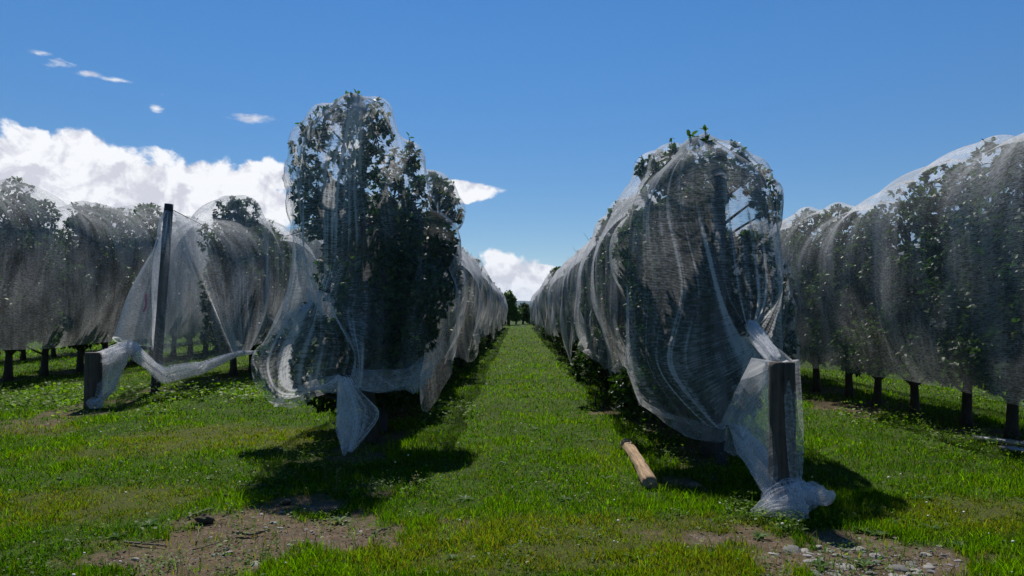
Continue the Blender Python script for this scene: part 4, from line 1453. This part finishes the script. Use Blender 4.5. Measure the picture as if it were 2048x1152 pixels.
RM = [rosette(i) for i in range(4)]
spots = [(810, 1068), (640, 1130), (560, 1140), (235, 1070), (300, 1045), (680, 1040), (730, 1010), (905, 1120), (985, 1075), (1050, 1010), (1130, 1000), (1160, 1080), (1260, 1040), (1420, 1110), (1730, 1062), (1760, 1070), (1790, 1050), (1860, 1060),
         (1640, 1135), (1730, 1130), (1920, 1095), (1960, 1080), (1840, 1000), (1250, 900), (1180, 880), (1100, 900), (1010, 930), (1070, 860), (1120, 840), (420, 960), (250, 930), (120, 960), (90, 1060), (700, 1120), (1310, 1120), (1990, 1040), (1570, 1060), (1520, 1075), (1210, 960), (930, 1000)]
for i, (px, py) in enumerate(spots):
    x, y = gxy(px, py)
    o = obj('weed_rosette', RM[i % 4], None, (x, y, float(gz(x, y))))
    s = .35 + .45 * rs.random(); o.scale = (s, s, s); o.rotation_euler = (0, 0, rs.random() * 6.28)
    side_ = 'in the grass at lower left' if px < 900 else ('in the middle grass' if px < 1450 else 'at lower right near the stony patch')
    tag(o, f'broadleaf weed rosette {side_}', 'weed', f'weed rosettes {side_}')


def flower_stem(px, py, h, label, seed):
    x, y = gxy(px, py)
    q = np.random.default_rng(seed)
    e = empty('tall_weed', (x, y, float(gz(x, y))))
    tag(e, label, 'weed', 'tall weeds at the front of the left tree shadow')
    g = Geo()
    k = np.linspace(0, 1, 8)
    P = np.stack([.05 * k ** 2 * q.normal(0, 1), .03 * k * q.normal(0, 1), h * k], 1)
    g.tube(P, np.linspace(.004, .0015, 8), 5)
    obj('stem', g.mesh('stem', M['twig']), e)
    n = 46
    u = q.random(n) ** .6
    C = np.stack([np.interp(u, k, P[:, i]) for i in range(3)], 1) + q.normal(0, .012, (n, 3))
    T = q.normal(0, 1, (n, 3)); T[:, 2] = .3
    N = np.tile([[0, 0, 1.]], (n, 1)) + q.normal(0, .4, (n, 3))
    L = .012 + .028 * (1 - u) * q.random(n) + .01 * q.random(n)
    v, tr, qd = leaf_quads(C, T, N, L, L * .5, .2, .3)
    c = np.where(u[:, None] > .55, np.array([[.20, .19, .09]]), np.array([[.07, .12, .03]])) * (.7 + .6 * q.random((n, 1)))
    obj('foliage', make_mesh('foliage', v, [tr, qd], M['weed'], True, attrs={'col': np.repeat(c[:, None], 8, 1).reshape(-1, 3)}), e)


flower_stem(672, 990, .22, 'tall seeding weed at the left front of the left tree shadow', 1)
flower_stem(742, 996, .17, 'short seeding weed in the middle front of the left tree shadow', 2)
flower_stem(817, 985, .17, 'thin seeding weed at the right front of the left tree shadow', 3)
flower_stem(618, 950, .16, 'pale leafy weed at the left edge of the left tree shadow', 4)
flower_stem(655, 968, .2, 'leaning weed stem close beside the tall seeding weed', 5)


# ------------------------------------------------------------------ far end
def round_tree(x, y, w, h, label, seed, tone=1.0, n=40):
    q = np.random.default_rng(seed)
    cl = []
    for i in range(n):
        d_ = q.normal(size=3); d_ /= np.linalg.norm(d_)
        rr = q.random() ** .4 * .8
        cl.append((d_[0] * rr * w, d_[1] * rr * w, h * .56 + d_[2] * rr * h * .42, w * (.25 + .12 * q.random())))
    e = empty('boundary_tree', (x, y, 0))
    tag(e, label, 'tree', 'trees at the far end of the alley')
    v, tr, qd, c = leaf_cloud(cl, 260 / w ** 1.2, .22 * w ** .4, tone)
    obj('crown', make_mesh('crown', v, [tr, qd], M['far_leaf'], True, attrs={'col': c}), e)
    g = Geo(); g.tube(np.array([[0, 0, -.1], [0.02, 0, h * .3], [0, 0.03, h * .7]]), [.16 * w, .12 * w, .05 * w], 8)
    for i in range(6):
        g.tube(np.array([[0, 0, h * .35], np.array(cl[i][:3]) * [.5, .5, .8], cl[i][:3]]), [.06 * w, .04 * w, .02 * w], 5, cap=False)
    obj('trunk', g.mesh('trunk', M['bark']), e)


x_ = lambda px, Y: (px - CX) / F * Y
round_tree(x_(1017, 84), 84, 1.25, 3.9, 'round bushy green tree closing the far end of the alley', 1, 2.2)
round_tree(x_(1046, 90), 90, .9, 2.6, 'dark pointed shrub right of the round tree at the end of the alley', 2, 1.2)
round_tree(x_(1032, 88), 88, .8, 2.0, 'low light green bush below the round tree at the end of the alley', 3, 2.4)
round_tree(x_(1060, 92), 92, 1.0, 1.9, 'low bush behind the far end of the right row', 4, 1.6)
round_tree(x_(1000, 88), 88, 1.0, 2.4, 'low dark bush behind the far end of the left row', 5, 1.4)


def hills():
    xs = np.linspace(-5200, 5200, 260)
    prof = 40 + 75 * fbm(xs * .0011 + 3, 0 * xs, 61, 5) + 30 * np.exp(-((xs - 60) / 260) ** 2)
    ds = np.linspace(0, 1, 14)
    V = np.zeros((260, 14, 3))
    for j, u in enumerate(ds):
        V[:, j, 0] = xs
        V[:, j, 1] = 5600 + 900 * u
        V[:, j, 2] = -3 + prof * math.sin(u * PI / 2) ** 1.3 * (1 + .25 * (fbm(xs * .006, 0 * xs + u * 4, 63, 3) - .5))
    m, t, out = new_mat('forested_hill')
    tc = t.n('ShaderNodeTexCoord').outputs['Object']
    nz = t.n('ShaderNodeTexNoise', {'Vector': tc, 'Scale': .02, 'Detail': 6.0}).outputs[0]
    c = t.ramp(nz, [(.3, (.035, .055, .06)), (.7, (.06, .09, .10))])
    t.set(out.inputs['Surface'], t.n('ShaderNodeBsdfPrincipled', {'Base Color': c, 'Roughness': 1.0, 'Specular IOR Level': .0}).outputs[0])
    tag(obj('hills', make_mesh('hills', V.reshape(-1, 3), grid_faces(260, 14), m)), 'distant blue forested hills at the end of the alley', kind='structure')


hills()


def haze():
    m, t, out = new_mat('thin_air_haze')
    t.set(out.inputs['Volume'], t.n('ShaderNodeVolumePrincipled', {'Color': rgb((.70, .82, 1.0)), 'Density': 6e-5, 'Anisotropy': .2}).outputs[0])
    x, y0, y1, z0, z1 = 9600., -9600., 9600., -4.5, 190.
    v = [(a, b, c) for a in (-x, x) for b in (y0, y1) for c in (z0, z1)]
    q = np.array([[0, 1, 3, 2], [4, 6, 7, 5], [0, 4, 5, 1], [2, 3, 7, 6], [0, 2, 6, 4], [1, 5, 7, 3]])
    tag(obj('haze', make_mesh('haze', np.array(v), q, m, False)), 'thin blue haze over the orchard and the far hills', 'haze', kind='stuff')


haze()
